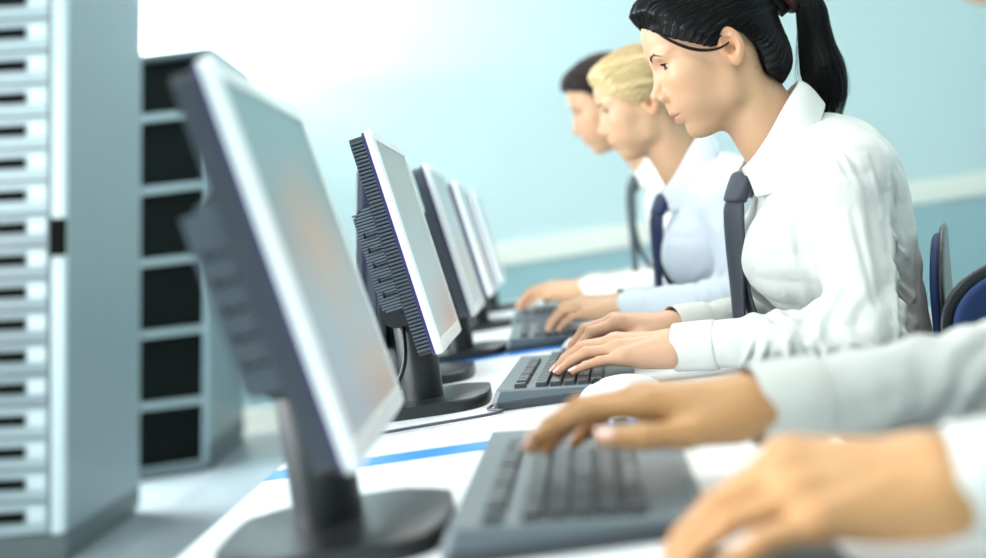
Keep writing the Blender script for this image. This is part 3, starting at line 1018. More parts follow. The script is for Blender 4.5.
        tail = link_mesh('ponytail', np_mesh('ponytail', sv, sq), hm, hair)
        # core so that no light passes through the middle
        mb = MB()
        mb.tube([tuple(p) for p in C[:34]], list(np.maximum(Wd[:34] * 0.80, 0.003) * np.r_[np.ones(30), 0.9, 0.75, 0.5, 0.2]), 14)
        o = mb.build('ponytail_core', hm, hair, smooth=True)
        # wisps at the nape
        n = 70
        e_ = np.array([(-0.030, 0.020), (-0.040, 0.008), (-0.0485, -0.006), (-0.0525, -0.024), (-0.0535, -0.046), (-0.065, -0.056), (-0.076, -0.068)])
        ew = spline(np.c_[e_, 0 * e_[:, :1]], 200)[RNG.integers(0, 200, n)]
        sgn = np.where(RNG.uniform(0, 1, n) < 0.5, 1.0, -1.0)
        P0 = np.stack([ew[:, 0] - 0.004 + RNG.uniform(-0.003, 0.006, n), sgn * RNG.uniform(0.03, 0.07, n), ew[:, 1] + RNG.uniform(-0.003, 0.003, n)], 1)
        ln = RNG.uniform(0.012, 0.030, n)
        dirn = np.stack([-0.8 + 0.25 * RNG.normal(size=n), 0 * ln, 0.45 + 0.3 * RNG.normal(size=n)], 1)
        pth = np.stack([P0 + dirn * (ln * t)[:, None] for t in np.linspace(0, 1, 7)], 1)
        fl = pth.reshape(-1, 3)
        hd = lambda X: head_f(toW(X)) / S
        for _ in range(6):
            g, dd = grad(hd, fl, 0.0006)
            fl = fl - g * ((dd - 0.0008) / np.maximum((g ** 2).sum(1), 0.2))[:, None]
        combed.append(strands(toW(fl).reshape(pth.shape), 0.00018, 0.00006))
    if T is not None:
        sv, sq = join_np(combed); link_mesh('hair_strands', np_mesh('hair_strands', sv, sq), hm, hair)
    for o in hair.children:
        o.matrix_parent_inverse = Matrix.Identity(4)
# ------------------------------------------------------------------ materials of the place
MT = {}
MT['wall'] = mat('wall_paint', (190, 212, 213), 0.65, var=0.02, scale=3, bump=0.05, bscale=300)
MT['rail'] = mat('rail_paint', (226, 229, 218), 0.5, var=0.02)
MT['ceiling'] = mat('ceiling_paint', (240, 244, 244), 0.8, var=0.02)
MT['white_desk'] = mat('white_laminate', (236, 240, 242), 0.32, var=0.015, scale=8, coat=0.15)
MT['blue_edge'] = mat('blue_edge', (30, 130, 220), 0.4, var=0.03)
MT['desk_metal'] = mat('desk_metal', (170, 178, 182), 0.4, 0.6)
MT['black'] = mat('black_plastic', (26, 28, 31), 0.38, var=0.06, bump=0.08, bscale=900)
MT['black_rib'] = mat('charcoal_plastic', (76, 83, 94), 0.42, var=0.05, bump=0.05, bscale=900)
MT['shell_dark'] = mat('shell_groove', (24, 27, 33), 0.5, var=0.05)
MT['housing_rib'] = mat('housing_rib', (92, 101, 111), 0.4, var=0.04)
MT['black_gloss'] = mat('black_gloss', (16, 18, 20), 0.2, var=0.03)
MT['bezel'] = mat('white_bezel', (234, 238, 240), 0.3, var=0.01, coat=0.2)
MT['violet'] = mat('violet_seam', (52, 46, 98), 0.35)
MT['plum'] = mat('plum_cable', (62, 54, 74), 0.4)
MT['kb_body'] = mat('keyboard_case', (86, 98, 105), 0.42, var=0.04, bump=0.06, bscale=1200)
MT['kb_low'] = mat('keyboard_tray', (52, 58, 64), 0.45, var=0.04)
MT['key'] = mat('key_plastic', (48, 52, 57), 0.36, var=0.05, bump=0.05, bscale=1500)
MT['silver'] = mat('silver_shell', (226, 229, 233), 0.25, 0.1, var=0.02, coat=0.3)
MT['grey_shell'] = mat('grey_shell', (92, 97, 103), 0.35, var=0.03)
MT['rack'] = mat('rack_steel', (126, 142, 146), 0.42, 0.15, var=0.03, scale=4)
MT['rack_dark'] = mat('rack_plinth', (84, 96, 98), 0.5, 0.1, var=0.04)
MT['rack_front'] = mat('drawer_front', (148, 165, 170), 0.4, 0.05, var=0.03)
MT['rack_front_grey'] = mat('grey_drawer_front', (122, 138, 143), 0.4, 0.05, var=0.03)
MT['rack_post'] = mat('rack_post', (186, 203, 206), 0.35, var=0.02)
MT['rack_hole'] = mat('rack_inside', (10, 14, 13), 0.7, spec=0.06, var=0.08)  # near black: bay shade put into the colour; also black latch and handles
MT['rack_lip'] = mat('rack_shelf_edge', (120, 134, 136), 0.45, 0.1, var=0.03)
MT['dado'] = mat('dado_paint', (146, 180, 186), 0.6, var=0.03, scale=4)
MT['label'] = mat('label_plate', (188, 204, 208), 0.4, var=0.02)
MT['chair_blue'] = weave('blue_seat_cloth', (16, 40, 84), (34, 66, 118), 1400)
MT['hair_black'] = mat('black_hair', (9, 8, 9), 0.42, spec=0.35, var=0.25, scale=90)
MT['hair_blonde'] = mat('blonde_hair', (206, 182, 134), 0.42, var=0.22, scale=70)
MT['hair_brown'] = mat('brown_hair', (30, 20, 15), 0.55, spec=0.2, var=0.3, scale=90)
MT['brow'] = mat('brow_hair', (74, 52, 40), 0.6, spec=0.2, var=0.2)
MT['hair_band'] = mat('dark_red_band', (60, 18, 26), 0.6)
MT['skin'] = mat('skin', (230, 180, 150), 0.46, spec=0.4, var=0.03, scale=60, sss=0.18, attr='tone', bump=0.05, bscale=700)
MT['nail'] = mat('nail', (240, 196, 184), 0.2, var=0.02, coat=0.3)
MT['eye'] = mat('eye', (255, 255, 255), 0.08, var=0.0, attr='tone', coat=0.5)
MT['shirt_white'] = mat('white_cotton', (211, 213, 209), 0.75, var=0.015, scale=25, sheen=0.15, bump=0.12, bscale=1400)
MT['shirt_blue'] = mat('pale_blue_cotton', (213, 221, 231), 0.75, var=0.015, scale=25, sheen=0.15)
def ruckle(m, scale=26, strength=0.14):
    """crumpled cloth: a second, coarser bump under the fine one"""
    nt = m.node_tree; N = nt.nodes; L = nt.links; p = N['Principled BSDF']
    tc = N.new('ShaderNodeTexCoord'); mp = N.new('ShaderNodeMapping'); mp.inputs['Scale'].default_value = (1.0, 0.7, 0.55); mp.inputs['Rotation'].default_value = (0.2, 0.5, 0.3)
    L.new(tc.outputs['Object'], mp.inputs['Vector'])
    nz = N.new('ShaderNodeTexNoise'); nz.inputs['Scale'].default_value = scale; nz.inputs['Detail'].default_value = 3.5; nz.inputs['Distortion'].default_value = 0.5
    L.new(mp.outputs[0], nz.inputs['Vector'])
    b = N.new('ShaderNodeBump'); b.inputs['Strength'].default_value = strength; b.inputs['Distance'].default_value = 0.02
    L.new(nz.outputs['Fac'], b.inputs['Height'])
    old = p.inputs['Normal'].links[0].from_node if p.inputs['Normal'].is_linked else None
    if old: L.new(old.outputs['Normal'], b.inputs['Normal'])
    L.new(b.outputs['Normal'], p.inputs['Normal'])
ruckle(MT['shirt_white']); ruckle(MT['shirt_blue'])
MT['tie_grey'] = weave('charcoal_tie_silk', (38, 42, 52), (92, 98, 110), 1700, 0.5)
MT['tie_navy'] = mat('navy_tie_silk', (26, 40, 82), 0.45, var=0.08)
MT['tie_dark'] = mat('dark_tie_silk', (54, 68, 76), 0.5, var=0.08)
MT['trousers'] = mat('dark_trousers', (36, 42, 58), 0.8, var=0.08)
MT['shoe'] = mat('black_leather', (18, 17, 17), 0.35, var=0.08)

def floor_mat():
    m = mat('grey_floor_tiles', (158, 168, 172), 0.28, var=0.03, scale=2.0, coat=0.1)
    nt = m.node_tree; N = nt.nodes; L = nt.links; p = N['Principled BSDF']
    tc = N.new('ShaderNodeTexCoord'); mp = N.new('ShaderNodeMapping')
    L.new(tc.outputs['Object'], mp.inputs['Vector'])
    br = N.new('ShaderNodeTexBrick'); br.offset = 0.0
    br.inputs['Color1'].default_value = srgb(140, 151, 155); br.inputs['Color2'].default_value = srgb(133, 144, 149); br.inputs['Mortar'].default_value = srgb(104, 114, 118)
    br.inputs['Scale'].default_value = 1.0; br.inputs['Brick Width'].default_value = 0.6; br.inputs['Row Height'].default_value = 0.6; br.inputs['Mortar Size'].default_value = 0.006
    L.new(mp.outputs['Vector'], br.inputs['Vector']); L.new(br.outputs['Color'], p.inputs['Base Color'])
    return m
MT['floor'] = floor_mat()

def screen_mat(name, top, mid, peach, spots):
    """a lit display: a soft picture with a warm shape in it"""
    m = bpy.data.materials.new(name); m.use_nodes = True
    nt = m.node_tree; N = nt.nodes; L = nt.links; p = N['Principled BSDF']
    p.inputs['Base Color'].default_value = (0.02, 0.02, 0.02, 1); p.inputs['Roughness'].default_value = 0.3; p.inputs['Specular IOR Level'].default_value = 0.2
    tc = N.new('ShaderNodeTexCoord')
    sp = N.new('ShaderNodeSeparateXYZ'); L.new(tc.outputs['Object'], sp.inputs[0])
    r = N.new('ShaderNodeMapRange'); r.inputs['From Min'].default_value = -0.13; r.inputs['From Max'].default_value = 0.13
    L.new(sp.outputs['Z'], r.inputs['Value'])
    cr = N.new('ShaderNodeValToRGB')
    cr.color_ramp.elements[0].color = srgb(*mid); cr.color_ramp.elements[1].color = srgb(*top)
    L.new(r.outputs['Result'], cr.inputs['Fac'])
    last = cr.outputs['Color']
    for (y, z, ry, rz) in spots:
        mp = N.new('ShaderNodeMapping'); mp.vector_type = 'POINT'
        mp.inputs['Location'].default_value = (0, -y / ry, -z / rz); mp.inputs['Scale'].default_value = (0, 1 / ry, 1 / rz)
        nz = N.new('ShaderNodeTexNoise'); nz.inputs['Scale'].default_value = 14; L.new(tc.outputs['Object'], nz.inputs['Vector'])
        L.new(tc.outputs['Object'], mp.inputs['Vector'])
        ad = N.new('ShaderNodeVectorMath'); ad.operation = 'ADD'
        sc_ = N.new('ShaderNodeVectorMath'); sc_.operation = 'SCALE'; sc_.inputs['Scale'].default_value = 0.5
        sb = N.new('ShaderNodeVectorMath'); sb.operation = 'SUBTRACT'; sb.inputs[1].default_value = (0.5, 0.5, 0.5)
        L.new(nz.outputs['Color'], sb.inputs[0]); L.new(sb.outputs[0], sc_.inputs[0]); L.new(mp.outputs[0], ad.inputs[0]); L.new(sc_.outputs[0], ad.inputs[1])
        g = N.new('ShaderNodeTexGradient'); g.gradient_type = 'SPHERICAL'; L.new(ad.outputs[0], g.inputs['Vector'])
        mx = N.new('ShaderNodeMix'); mx.data_type = 'RGBA'; mx.inputs[7].default_value = srgb(*peach)
        L.new(g.outputs['Fac'], mx.inputs['Factor']); L.new(last, mx.inputs[6]); last = mx.outputs[2]
    L.new(last, p.inputs['Emission Color']); p.inputs['Emission Strength'].default_value = SCREEN_E
    return m
SCREEN_E = 0.34

# ------------------------------------------------------------------ monitor
def make_monitor(loc, label, screen, ribs=True, flip=False, group='flat monitors along the desks', base_dx=0.0, cable=False, rz=0.0, drop=0.0, bezel='bezel', base_dy=0.0, tilt=9.5):
    root = empty('computer_monitor', loc, math.pi if flip else rz)
    tag(root, label, 'monitor', group)
    # panel space: x = out of the screen, y along the row, z up the panel; then tilted and raised
    PM = Matrix.Translation((0.0, 0, 0.247 - drop)) @ Matrix.Rotation(-R_(tilt), 4, 'Y')
    HW, HH = 0.196, 0.158
    fr = MB()
    o_ = rounded_rect(-HW, -HH, HW, HH, 0.010, 4); i_ = rounded_rect(-HW + 0.0145, -HH + 0.019, HW - 0.0145, HH - 0.0145, 0.002, 4)
    def ring(pts, x): return [fr.bm.verts.new(PM @ Vector((x, y, z))) for y, z in pts]
    a0 = ring(o_, 0.0); a1 = ring(o_, 0.0085)
    o2 = rounded_rect(-HW + 0.003, -HH + 0.003, HW - 0.003, HH - 0.003, 0.008, 4); a2 = ring(o2, 0.0110)
    b2 = ring(i_, 0.0110); b1 = ring(i_, 0.0080)
    n = len(o_)
    for r0, r1 in ((a0, a1), (a1, a2), (a2, b2), (b2, b1)):
        for k in range(n): fr.bm.faces.new((r0[k], r0[(k + 1) % n], r1[(k + 1) % n], r1[k]))
    frame = fr.build('bezel', MT[bezel], root)
    # violet seam between bezel and rear shell
    sm = MB(); sm.prism(rounded_rect(-HW + 0.001, -HH + 0.001, HW - 0.001, HH - 0.001, 0.009, 4), -0.0045, 0.0, 0, PM @ Matrix(((0, 0, 1, 0), (1, 0, 0, 0), (0, 1, 0, 0), (0, 0, 0, 1))))
    sm.build('seam', MT['violet'], frame)
    # screen
    s = MB(); s.box((-0.003, -HW + 0.0140, -0.1395), (0.0, HW - 0.0140, 0.1440))
    so = s.build('screen', screen, root)
    so.matrix_local = PM @ Matrix.Translation((0.0085, 0, 0))
    # rear shell with ribs round its edge
    sh = MB()
    sh.prism(rounded_rect(-HW + 0.005, -HH + 0.004, HW - 0.005, HH - 0.004, 0.010, 4), -0.0235, -0.0045, 0, PM @ Matrix(((0, 0, 1, 0), (1, 0, 0, 0), (0, 1, 0, 0), (0, 0, 0, 1))))
    nsh = len(sh.bm.faces)
    if ribs:
        nr = 58
        for sy in (-1, 1):
            for k in range(nr):
                z = -HH + 0.012 + (2 * HH - 0.024) * k / (nr - 1)
                y0 = sy * (HW - 0.0052)
                sh.box((-0.0230, min(y0, y0 + sy * 0.0036), z - 0.0014), (-0.0048, max(y0, y0 + sy * 0.0036), z + 0.0014), M=PM)
    sh.bm.faces.ensure_lookup_table()
    for f_ in sh.bm.faces[nsh:]: f_.material_index = 1
    shell = sh.build('rear_shell', MT['shell_dark'] if ribs else MT['black_rib'], root); shell.data.materials.append(MT['black_rib'])
    # bulging electronics housing with ribs, vent slots
    hs = MB()
    zb, zt = -0.086, 0.054
    prof = [(-0.0230, zb), (-0.047, zb + 0.002), (-0.0515, zb + 0.010), (-0.051, zt - 0.008), (-0.047, zt), (-0.0230, zt + 0.014)]
    yv = 0.188
    A = [hs.bm.verts.new(PM @ Vector((x, -yv, z))) for x, z in prof]; B = [hs.bm.verts.new(PM @ Vector((x, yv, z))) for x, z in prof]
    hs.bm.faces.new(A); hs.bm.faces.new(B[::-1])
    for k in range(len(prof)):
        hs.bm.faces.new((A[k], B[k], B[(k + 1) % len(prof)], A[(k + 1) % len(prof)]))
    nhs = len(hs.bm.faces)
    if ribs:
        nr = 34
        for sy in (-1, 1):
            for k in range(nr):
                z = zb + 0.004 + (zt - zb) * k / (nr - 1)
                xb = -0.0510
                if z > zt: xb = -0.037
                if z < zb + 0.008: xb = -0.047
                y0 = sy * yv
                hs.box((xb, min(y0 - sy * 0.0006, y0 + sy * 0.0026), z - 0.0013), (-0.0240, max(y0 - sy * 0.0006, y0 + sy * 0.0026), z + 0.0013), M=PM)
    hs.bm.faces.ensure_lookup_table()
    for f_ in hs.bm.faces[nhs:]: f_.material_index = 1
    hous = hs.build('rear_housing', MT['shell_dark'] if ribs else MT['black_rib'], root); hous.data.materials.append(MT['housing_rib'])
    if ribs:
        for sy in (-1,):
            for k in range(5):
                v = MB()
                z = -0.062 + 0.021 * k
                v.box((-0.044, sy * (yv + 0.0034) - 0.0005, z - 0.0016), (-0.0255, sy * (yv + 0.0034) + 0.0005, z + 0.0016), 0.0004, 1, PM)
                v.box((-0.044, sy * (yv + 0.0034) - 0.0005, z - 0.0016), (-0.0410, sy * (yv + 0.0034) + 0.0005, z + 0.0060), 0.0004, 1, PM)
                v.build('vent_slot', MT['black_gloss'], hous)
    # stand
    st = MB()
    st.prism([(0.030 * math.cos(a) - 0.020, 0.042 * math.sin(a)) for a in np.linspace(0, 2 * math.pi, 28, endpoint=False)], 0.016, 0.150, 0.004)
    st.tube([(-0.036, -0.045, 0.152), (-0.036, 0.045, 0.152)], 0.026, 20)
    st.box((-0.058, -0.035, 0.145), (-0.034, 0.035, 0.215), 0.006)
    st.build('stand_column', MT['black'], root, smooth=True)
    b = MB()
    pts = []
    for k in range(40):
        a = 2 * math.pi * k / 40
        ca, sa = math.cos(a), math.sin(a)
        e = 0.55
        pts.append((base_dx - 0.016 + 0.096 * abs(ca) ** e * (1 if ca > 0 else -1), 0.112 * abs(sa) ** e * (1 if sa > 0 else -1)))
    b.prism([(x, y + base_dy) for x, y in pts], 0.0, 0.017, 0.006)
    b.build('stand_base', MT['black'], root, smooth=True)
    if cable:
        c = MB()
        c.tube([tuple(p) for p in spline([(-0.034, -0.030, 0.140), (-0.030, -0.056, 0.110), (-0.034, -0.068, 0.075), (-0.052, -0.070, 0.045), (-0.085, -0.060, 0.026), (-0.120, -0.050, 0.012), (-0.150, -0.03, 0.006)], 40)], 0.0035, 10)
        c.build('cable', MT['black_gloss'], root, smooth=True)
    return root

# ------------------------------------------------------------------ keyboard (the user sits on the +x side; its left end is towards -y)
def make_keyboard(loc, label, keys_individual=True, rz=0.0, cable=None):
    root = empty('keyboard', loc, rz)
    tag(root, label, 'keyboard', 'keyboards on the desks')
    L = 0.455; Dp = 0.195
    slope = math.atan2(0.013, Dp)
    zt = lambda x: 0.0215 + (0.5 - (x / Dp + 0.5)) * 0.013     # higher at the back (-x)
    c = MB()
    pr = [(-Dp / 2, 0.0), (-Dp / 2 - 0.002, 0.013), (-Dp / 2 + 0.006, zt(-Dp / 2) + 0.0005), (Dp / 2 - 0.006, zt(Dp / 2)), (Dp / 2, 0.016), (Dp / 2 - 0.002, 0.0)]
    secs = []
    for y, k in ((-L / 2, 0.94), (-L / 2 + 0.004, 1.0), (L / 2 - 0.004, 1.0), (L / 2, 0.94)):
        secs.append([c.bm.verts.new((x * k, y, z * (0.9 if k < 1 else 1))) for x, z in pr])
    for s0, s1 in zip(secs, secs[1:]):
        for k in range(len(pr)): c.bm.faces.new((s0[k], s0[(k + 1) % len(pr)], s1[(k + 1) % len(pr)], s1[k]))
    c.bm.faces.new(secs[0]); c.bm.faces.new(secs[-1][::-1])
    c.build('case', MT['kb_body'], root)
    lo = MB(); lo.box((-Dp / 2 + 0.002, -L / 2 - 0.0012, 0.0), (Dp / 2 - 0.001, L / 2 + 0.0012, 0.0125), 0.003); lo.build('under_tray', MT['kb_low'], root)
    U = 0.0190
    rows = []
    y0 = -L / 2 + 0.012
    def row(x, widths, start=0.0):
        y = start; out = []
        for w in widths:
            if w > 0: out.append((x, y0 + y * U, w))
            y += abs(w)
        rows.extend(out)
    xb = -Dp / 2 + 0.038
    row(xb, [1, -1, 1, 1, 1, 1, -0.5, 1, 1, 1, 1, -0.5, 1, 1, 1, 1, -0.25, 1, 1, 1])
    xs = [xb + 0.0295 + U * k for k in range(5)]
    row(xs[0], [1] * 13 + [2, -0.25, 1, 1, 1, -0.25, 1, 1, 1, 1])
    row(xs[1], [1.5] + [1] * 12 + [1.5, -0.25, 1, 1, 1, -0.25, 1, 1, 1, 1])
    row(xs[2], [1.75] + [1] * 11 + [2.25, -0.25, -3, -0.25, 1, 1, 1, 1])
    row(xs[3], [2.25] + [1] * 10 + [2.75, -0.25, -1, 1, -1, -0.25, 1, 1, 1, 1])
    row(xs[4], [1.5, 1.25, 1.25, 5.5, 1.25, 1.25, 1.5, 1.5, -0.25, 1, 1, 1, -0.25, 2, 1, 1])
    def key_bm(w):
        k = MB()
        hx, hy = U / 2 - 0.0006, w * U / 2 - 0.0006
        lvl = [(0, 1.0, 0), (0.0058, 0.86, -0.0004), (0.0072, 0.76, -0.0004), (0.0070, 0.62, -0.0004)]
        rg = []
        for z, s, dx in lvl:
            ix = hx * s; iy = hy - hx * (1 - s)
            rg.append([k.bm.verts.new((x + dx, y, z)) for x, y in rounded_rect(-ix, -iy, ix, iy, 0.0015, 2)])
        for r0, r1 in zip(rg, rg[1:]):
            n = len(r0)
            for q in range(n): k.bm.faces.new((r0[q], r0[(q + 1) % n], r1[(q + 1) % n], r1[q]))
        k.bm.faces.new(rg[-1]); k.bm.faces.new(rg[0][::-1])
        return k
    if keys_individual:
        cache = {}
        rows = rows[:]
        for x, y, w in rows:
            if w not in cache:
                me = key_bm(w).mesh('key'); me.materials.append(MT['key']); cache[w] = me
            o = bpy.data.objects.new('key', cache[w]); COL.objects.link(o); o.parent = root
            o.location = (x, y + w * U / 2, zt(x) - 0.0005); o.rotation_euler = (0, slope, 0)
    else:
        allk = MB()
        for x, y, w in rows:
            k = key_bm(w)
            M = Matrix.Translation((x, y + w * U / 2, zt(x) - 0.0005)) @ Matrix.Rotation(slope, 4, 'Y')
            k.xform(lambda v: M @ v)
            me = k.mesh('k'); allk.bm.from_mesh(me); bpy.data.meshes.remove(me)
        allk.build('keys', MT['key'], root)
    if cable:
        c = MB(); c.tube([tuple(p) for p in spline(cable, 50)], 0.0022, 8); c.build('cable', MT['plum'], root, smooth=True)
    return root

def make_mouse(loc, rz, label, shell='silver', side='grey_shell'):
    root = empty('computer_mouse', loc, rz)
    tag(root, label, 'mouse', 'computer mice on the desk')
    def f(P):
        d = ell(P, (0, 0, 0.006), (0.058, 0.032, 0.030))
        return smax(d, -P[:, 2] + 0.0005, 0.003)
    v, q = iso(f, (-0.07, -0.045, -0.01), (0.07, 0.045, 0.05), 0.003, proj=1)
    # upper shell and lower body
    me = np_mesh('body', v * V3(1, 1, 0.96), q); link_mesh('body', me, MT[side], root)
    def g(P):
        d = ell(P, (0, 0, 0.008), (0.0575, 0.0305, 0.0305))
        return np.maximum(d, -(P[:, 2] - 0.014 - 0.12 * np.abs(P[:, 1]) - 0.10 * P[:, 0] * 0))
    v, q = iso(g, (-0.07, -0.045, -0.01), (0.07, 0.045, 0.05), 0.0026, proj=1)
    link_mesh('shell', np_mesh('shell', v, q), MT[shell], root)
    w = MB(); w.tube([(-0.030, -0.003, 0.033), (-0.030, 0.003, 0.033)], 0.0065, 16); w.build('scroll_wheel', MT['black'], root, smooth=True)
    return root

# ------------------------------------------------------------------ desk unit
DX0, DX1, DZ = -0.355, 0.252, 0.74
def make_desk(y0, y1, label, strip=True):
    root = empty('desk', (0, 0, 0)); root.location = ((DX0 + DX1) / 2, (y0 + y1) / 2, 0)
    tag(root, label, 'desk', 'white desks pushed into one row')
    t = MB(); t.box((DX0, y0 + 0.001, DZ - 0.028), (DX1, y1 - 0.001, DZ), 0.002, 1); t.build('desktop', MT['white_desk'], root, world=True)
    if strip:
        s = MB(); s.box((DX0 + 0.0005, y0 + 0.0015, DZ - 0.027), (DX1 - 0.001, y0 + 0.060, DZ + 0.0006)); s.build('blue_strip', MT['blue_edge'], root, world=True)
    for y in (y0 + 0.05, y1 - 0.05):
        l = MB()
        l.box((DX0 + 0.05, y - 0.02, 0.03), (DX0 + 0.09, y + 0.02, DZ - 0.028), 0.003)
        l.box((DX0 + 0.01, y - 0.03, 0.0), (-0.17, y + 0.03, 0.03), 0.004)
        l.box((DX0 + 0.03, y - 0.018, DZ - 0.055), (DX1 - 0.05, y + 0.018, DZ - 0.0285), 0.002)
        l.build('leg', MT['desk_metal'], root, world=True)
    m = MB(); m.box((DX0 + 0.04, y0 + 0.08, 0.30), (DX0 + 0.055, y1 - 0.08, 0.70), 0.002); m.build('modesty_panel', MT['white_desk'], root, world=True)
    return root

# ------------------------------------------------------------------ office chair, its user faces -x at rz = 0
def make_chair(label):
    root = empty('office_chair', (0, 0, 0)); tag(root, label, 'chair', 'blue office chairs')
    def cush(P):
        q = P - V3(0.078, 0, 0.410)
        d2 = np.sqrt(np.maximum(np.abs(q[:, 0]) - 0.17, 0) ** 2 + np.maximum(np.abs(q[:, 1]) - 0.17, 0) ** 2) - 0.055
        return smax(d2, np.abs(q[:, 2] + 0.0) - 0.028, 0.03)
    v, q = iso(cush, (-0.19, -0.26, 0.36), (0.33, 0.26, 0.46), 0.009, proj=1)
    link_mesh('seat', np_mesh('seat', v, q), MT['chair_blue'], root)
    def back(th, grow, off):
        def f(P):
            z = (P[:, 2] - 0.785) / 0.100
            y = P[:, 1] / (0.195 + grow)
            cur = 0.222 + off - 0.28 * (P[:, 1]) ** 2 + 0.05 * (P[:, 2] - 0.66)
            k = (np.abs(z * 0.100 / (0.100 + grow)) ** 2.8 + np.abs(y) ** 2.8) ** (1 / 2.8)
            return smax((k - 1) * 0.13, np.abs(P[:, 0] - cur) - th, 0.008)
        return f
    v, q = iso(back(0.007, 0.0, 0.0), (0.10, -0.26, 0.42), (0.30, 0.26, 0.90), 0.0035, proj=1)
    link_mesh('backrest', np_mesh('backrest', v, q), MT['chair_blue'], root)
    v, q = iso(back(0.0045, 0.014, 0.0100), (0.10, -0.28, 0.40), (0.32, 0.28, 0.94), 0.0035, proj=1)
    link_mesh('back_shell', np_mesh('back_shell', v, q), MT['black'], root)
    m = MB(); m.tube([tuple(p) for p in spline([(0.06, 0, 0.375), (0.22, 0, 0.375), (0.268, 0, 0.43), (0.254, 0, 0.72)], 20)], 0.014, 10); m.build('back_bar', MT['black'], root, smooth=True)
    m = MB(); m.lathe([(0.09, 0.366), (0.09, 0.382), (0.035, 0.382), (0.030, 0.23), (0.032, 0.23), (0.034, 0.10)][::-1], 24); m.build('gas_lift', MT['black'], root, smooth=True)
    for k in range(5):
        a = 2 * math.pi * k / 5 + math.pi / 5
        m = MB(); m.tube([(0.02 * math.cos(a), 0.02 * math.sin(a), 0.105), (0.27 * math.cos(a), 0.27 * math.sin(a), 0.072)], [0.024, 0.015], 8)
        arm = m.build('base_arm', MT['black'], root, smooth=True)
        m = MB(); m.tube([(0.27 * math.cos(a) - 0.022 * math.sin(a), 0.27 * math.sin(a) + 0.022 * math.cos(a), 0.029), (0.27 * math.cos(a) + 0.022 * math.sin(a), 0.27 * math.sin(a) - 0.022 * math.cos(a), 0.029)], 0.029, 14)
        m.build('caster', MT['black_gloss'], arm, smooth=True)
    return root

# ------------------------------------------------------------------ racks
LEAN = 0.165
def rack_warp(xr, level=0.10):
    def w(v):
        t = min(max(v.z / 0.25, 0), 1)
        return Vector((v.x + LEAN * v.z, v.y, v.z - level * (v.x - xr) * t))
    return w

def rack_part(name, m, parent, matn, xr):
    m.xform(rack_warp(xr, 0.10 if parent.name.startswith('drawer') else 0.03))
    return m.build(name, MT[matn], parent, world=True)

def make_drawer_rack():
    xr, y0, y1, x0, H = -1.988, 4.78, 5.70, -2.85, 2.75
    root = empty('drawer_cabinet', ((x0 + xr) / 2, (y0 + y1) / 2, 0))
    tag(root, 'tall grey steel cabinet of shallow drawers, nearest at the left edge of the photo', 'cabinet')
    m = MB(); m.box((x0, y0 + 0.03, 0.11), (xr, y1, H), 0.004, 1); rack_part('body', m, root, 'rack', xr)
    m = MB(); m.box((x0 + 0.01, y0 + 0.02, 0.0), (xr - 0.012, y1 - 0.01, 0.028)); m.box((x0 + 0.004, y0 + 0.012, 0.026), (xr + 0.003, y1, 0.115)); rack_part('plinth', m, root, 'rack_dark', xr)
    m = MB(); m.box((xr - 0.048, y0 - 0.012, 0.115), (xr + 0.002, y0 + 0.032, H), 0.006); rack_part('corner_post', m, root, 'rack_post', xr)
    m = MB(); m.box((xr - 0.05, y0 - 0.036, 1.16), (xr + 0.014, y0 - 0.008, 1.30), 0.008); rack_part('latch', m, root, 'rack_hole', xr)
    m = MB(); m.box((xr - 0.060, y0 + 0.0, 0.115), (xr - 0.048, y0 + 0.034, H)); rack_part('post_gap', m, root, 'rack_dark', xr)
    n = 21; dz = 0.1205
    for k in range(n):
        z = 0.118 + dz * k
        m = MB(); m.box((x0 + 0.02, y0, z + 0.004), (xr - 0.062, y0 + 0.028, z + dz - 0.004), 0.003, 1)
        d = rack_part('drawer', m, root, 'rack_front' if not 0.5 < z < 1.3 else 'rack_front_grey', xr)
        m = MB(); m.box((x0 + 0.2, y0 - 0.016, z + 0.050), (xr - 0.150, y0 - 0.001, z + 0.088), 0.004, 1); h = rack_part('handle', m, root, 'rack_hole', xr)
        h.parent = d; h.matrix_parent_inverse = Matrix.Identity(4)
        m = MB(); m.box((xr - 0.140, y0 - 0.003, z + 0.045), (xr - 0.072, y0 - 0.0002, z + 0.10)); h = rack_part('label_plate', m, root, 'label', xr)
        h.parent = d; h.matrix_parent_inverse = Matrix.Identity(4)
    return root

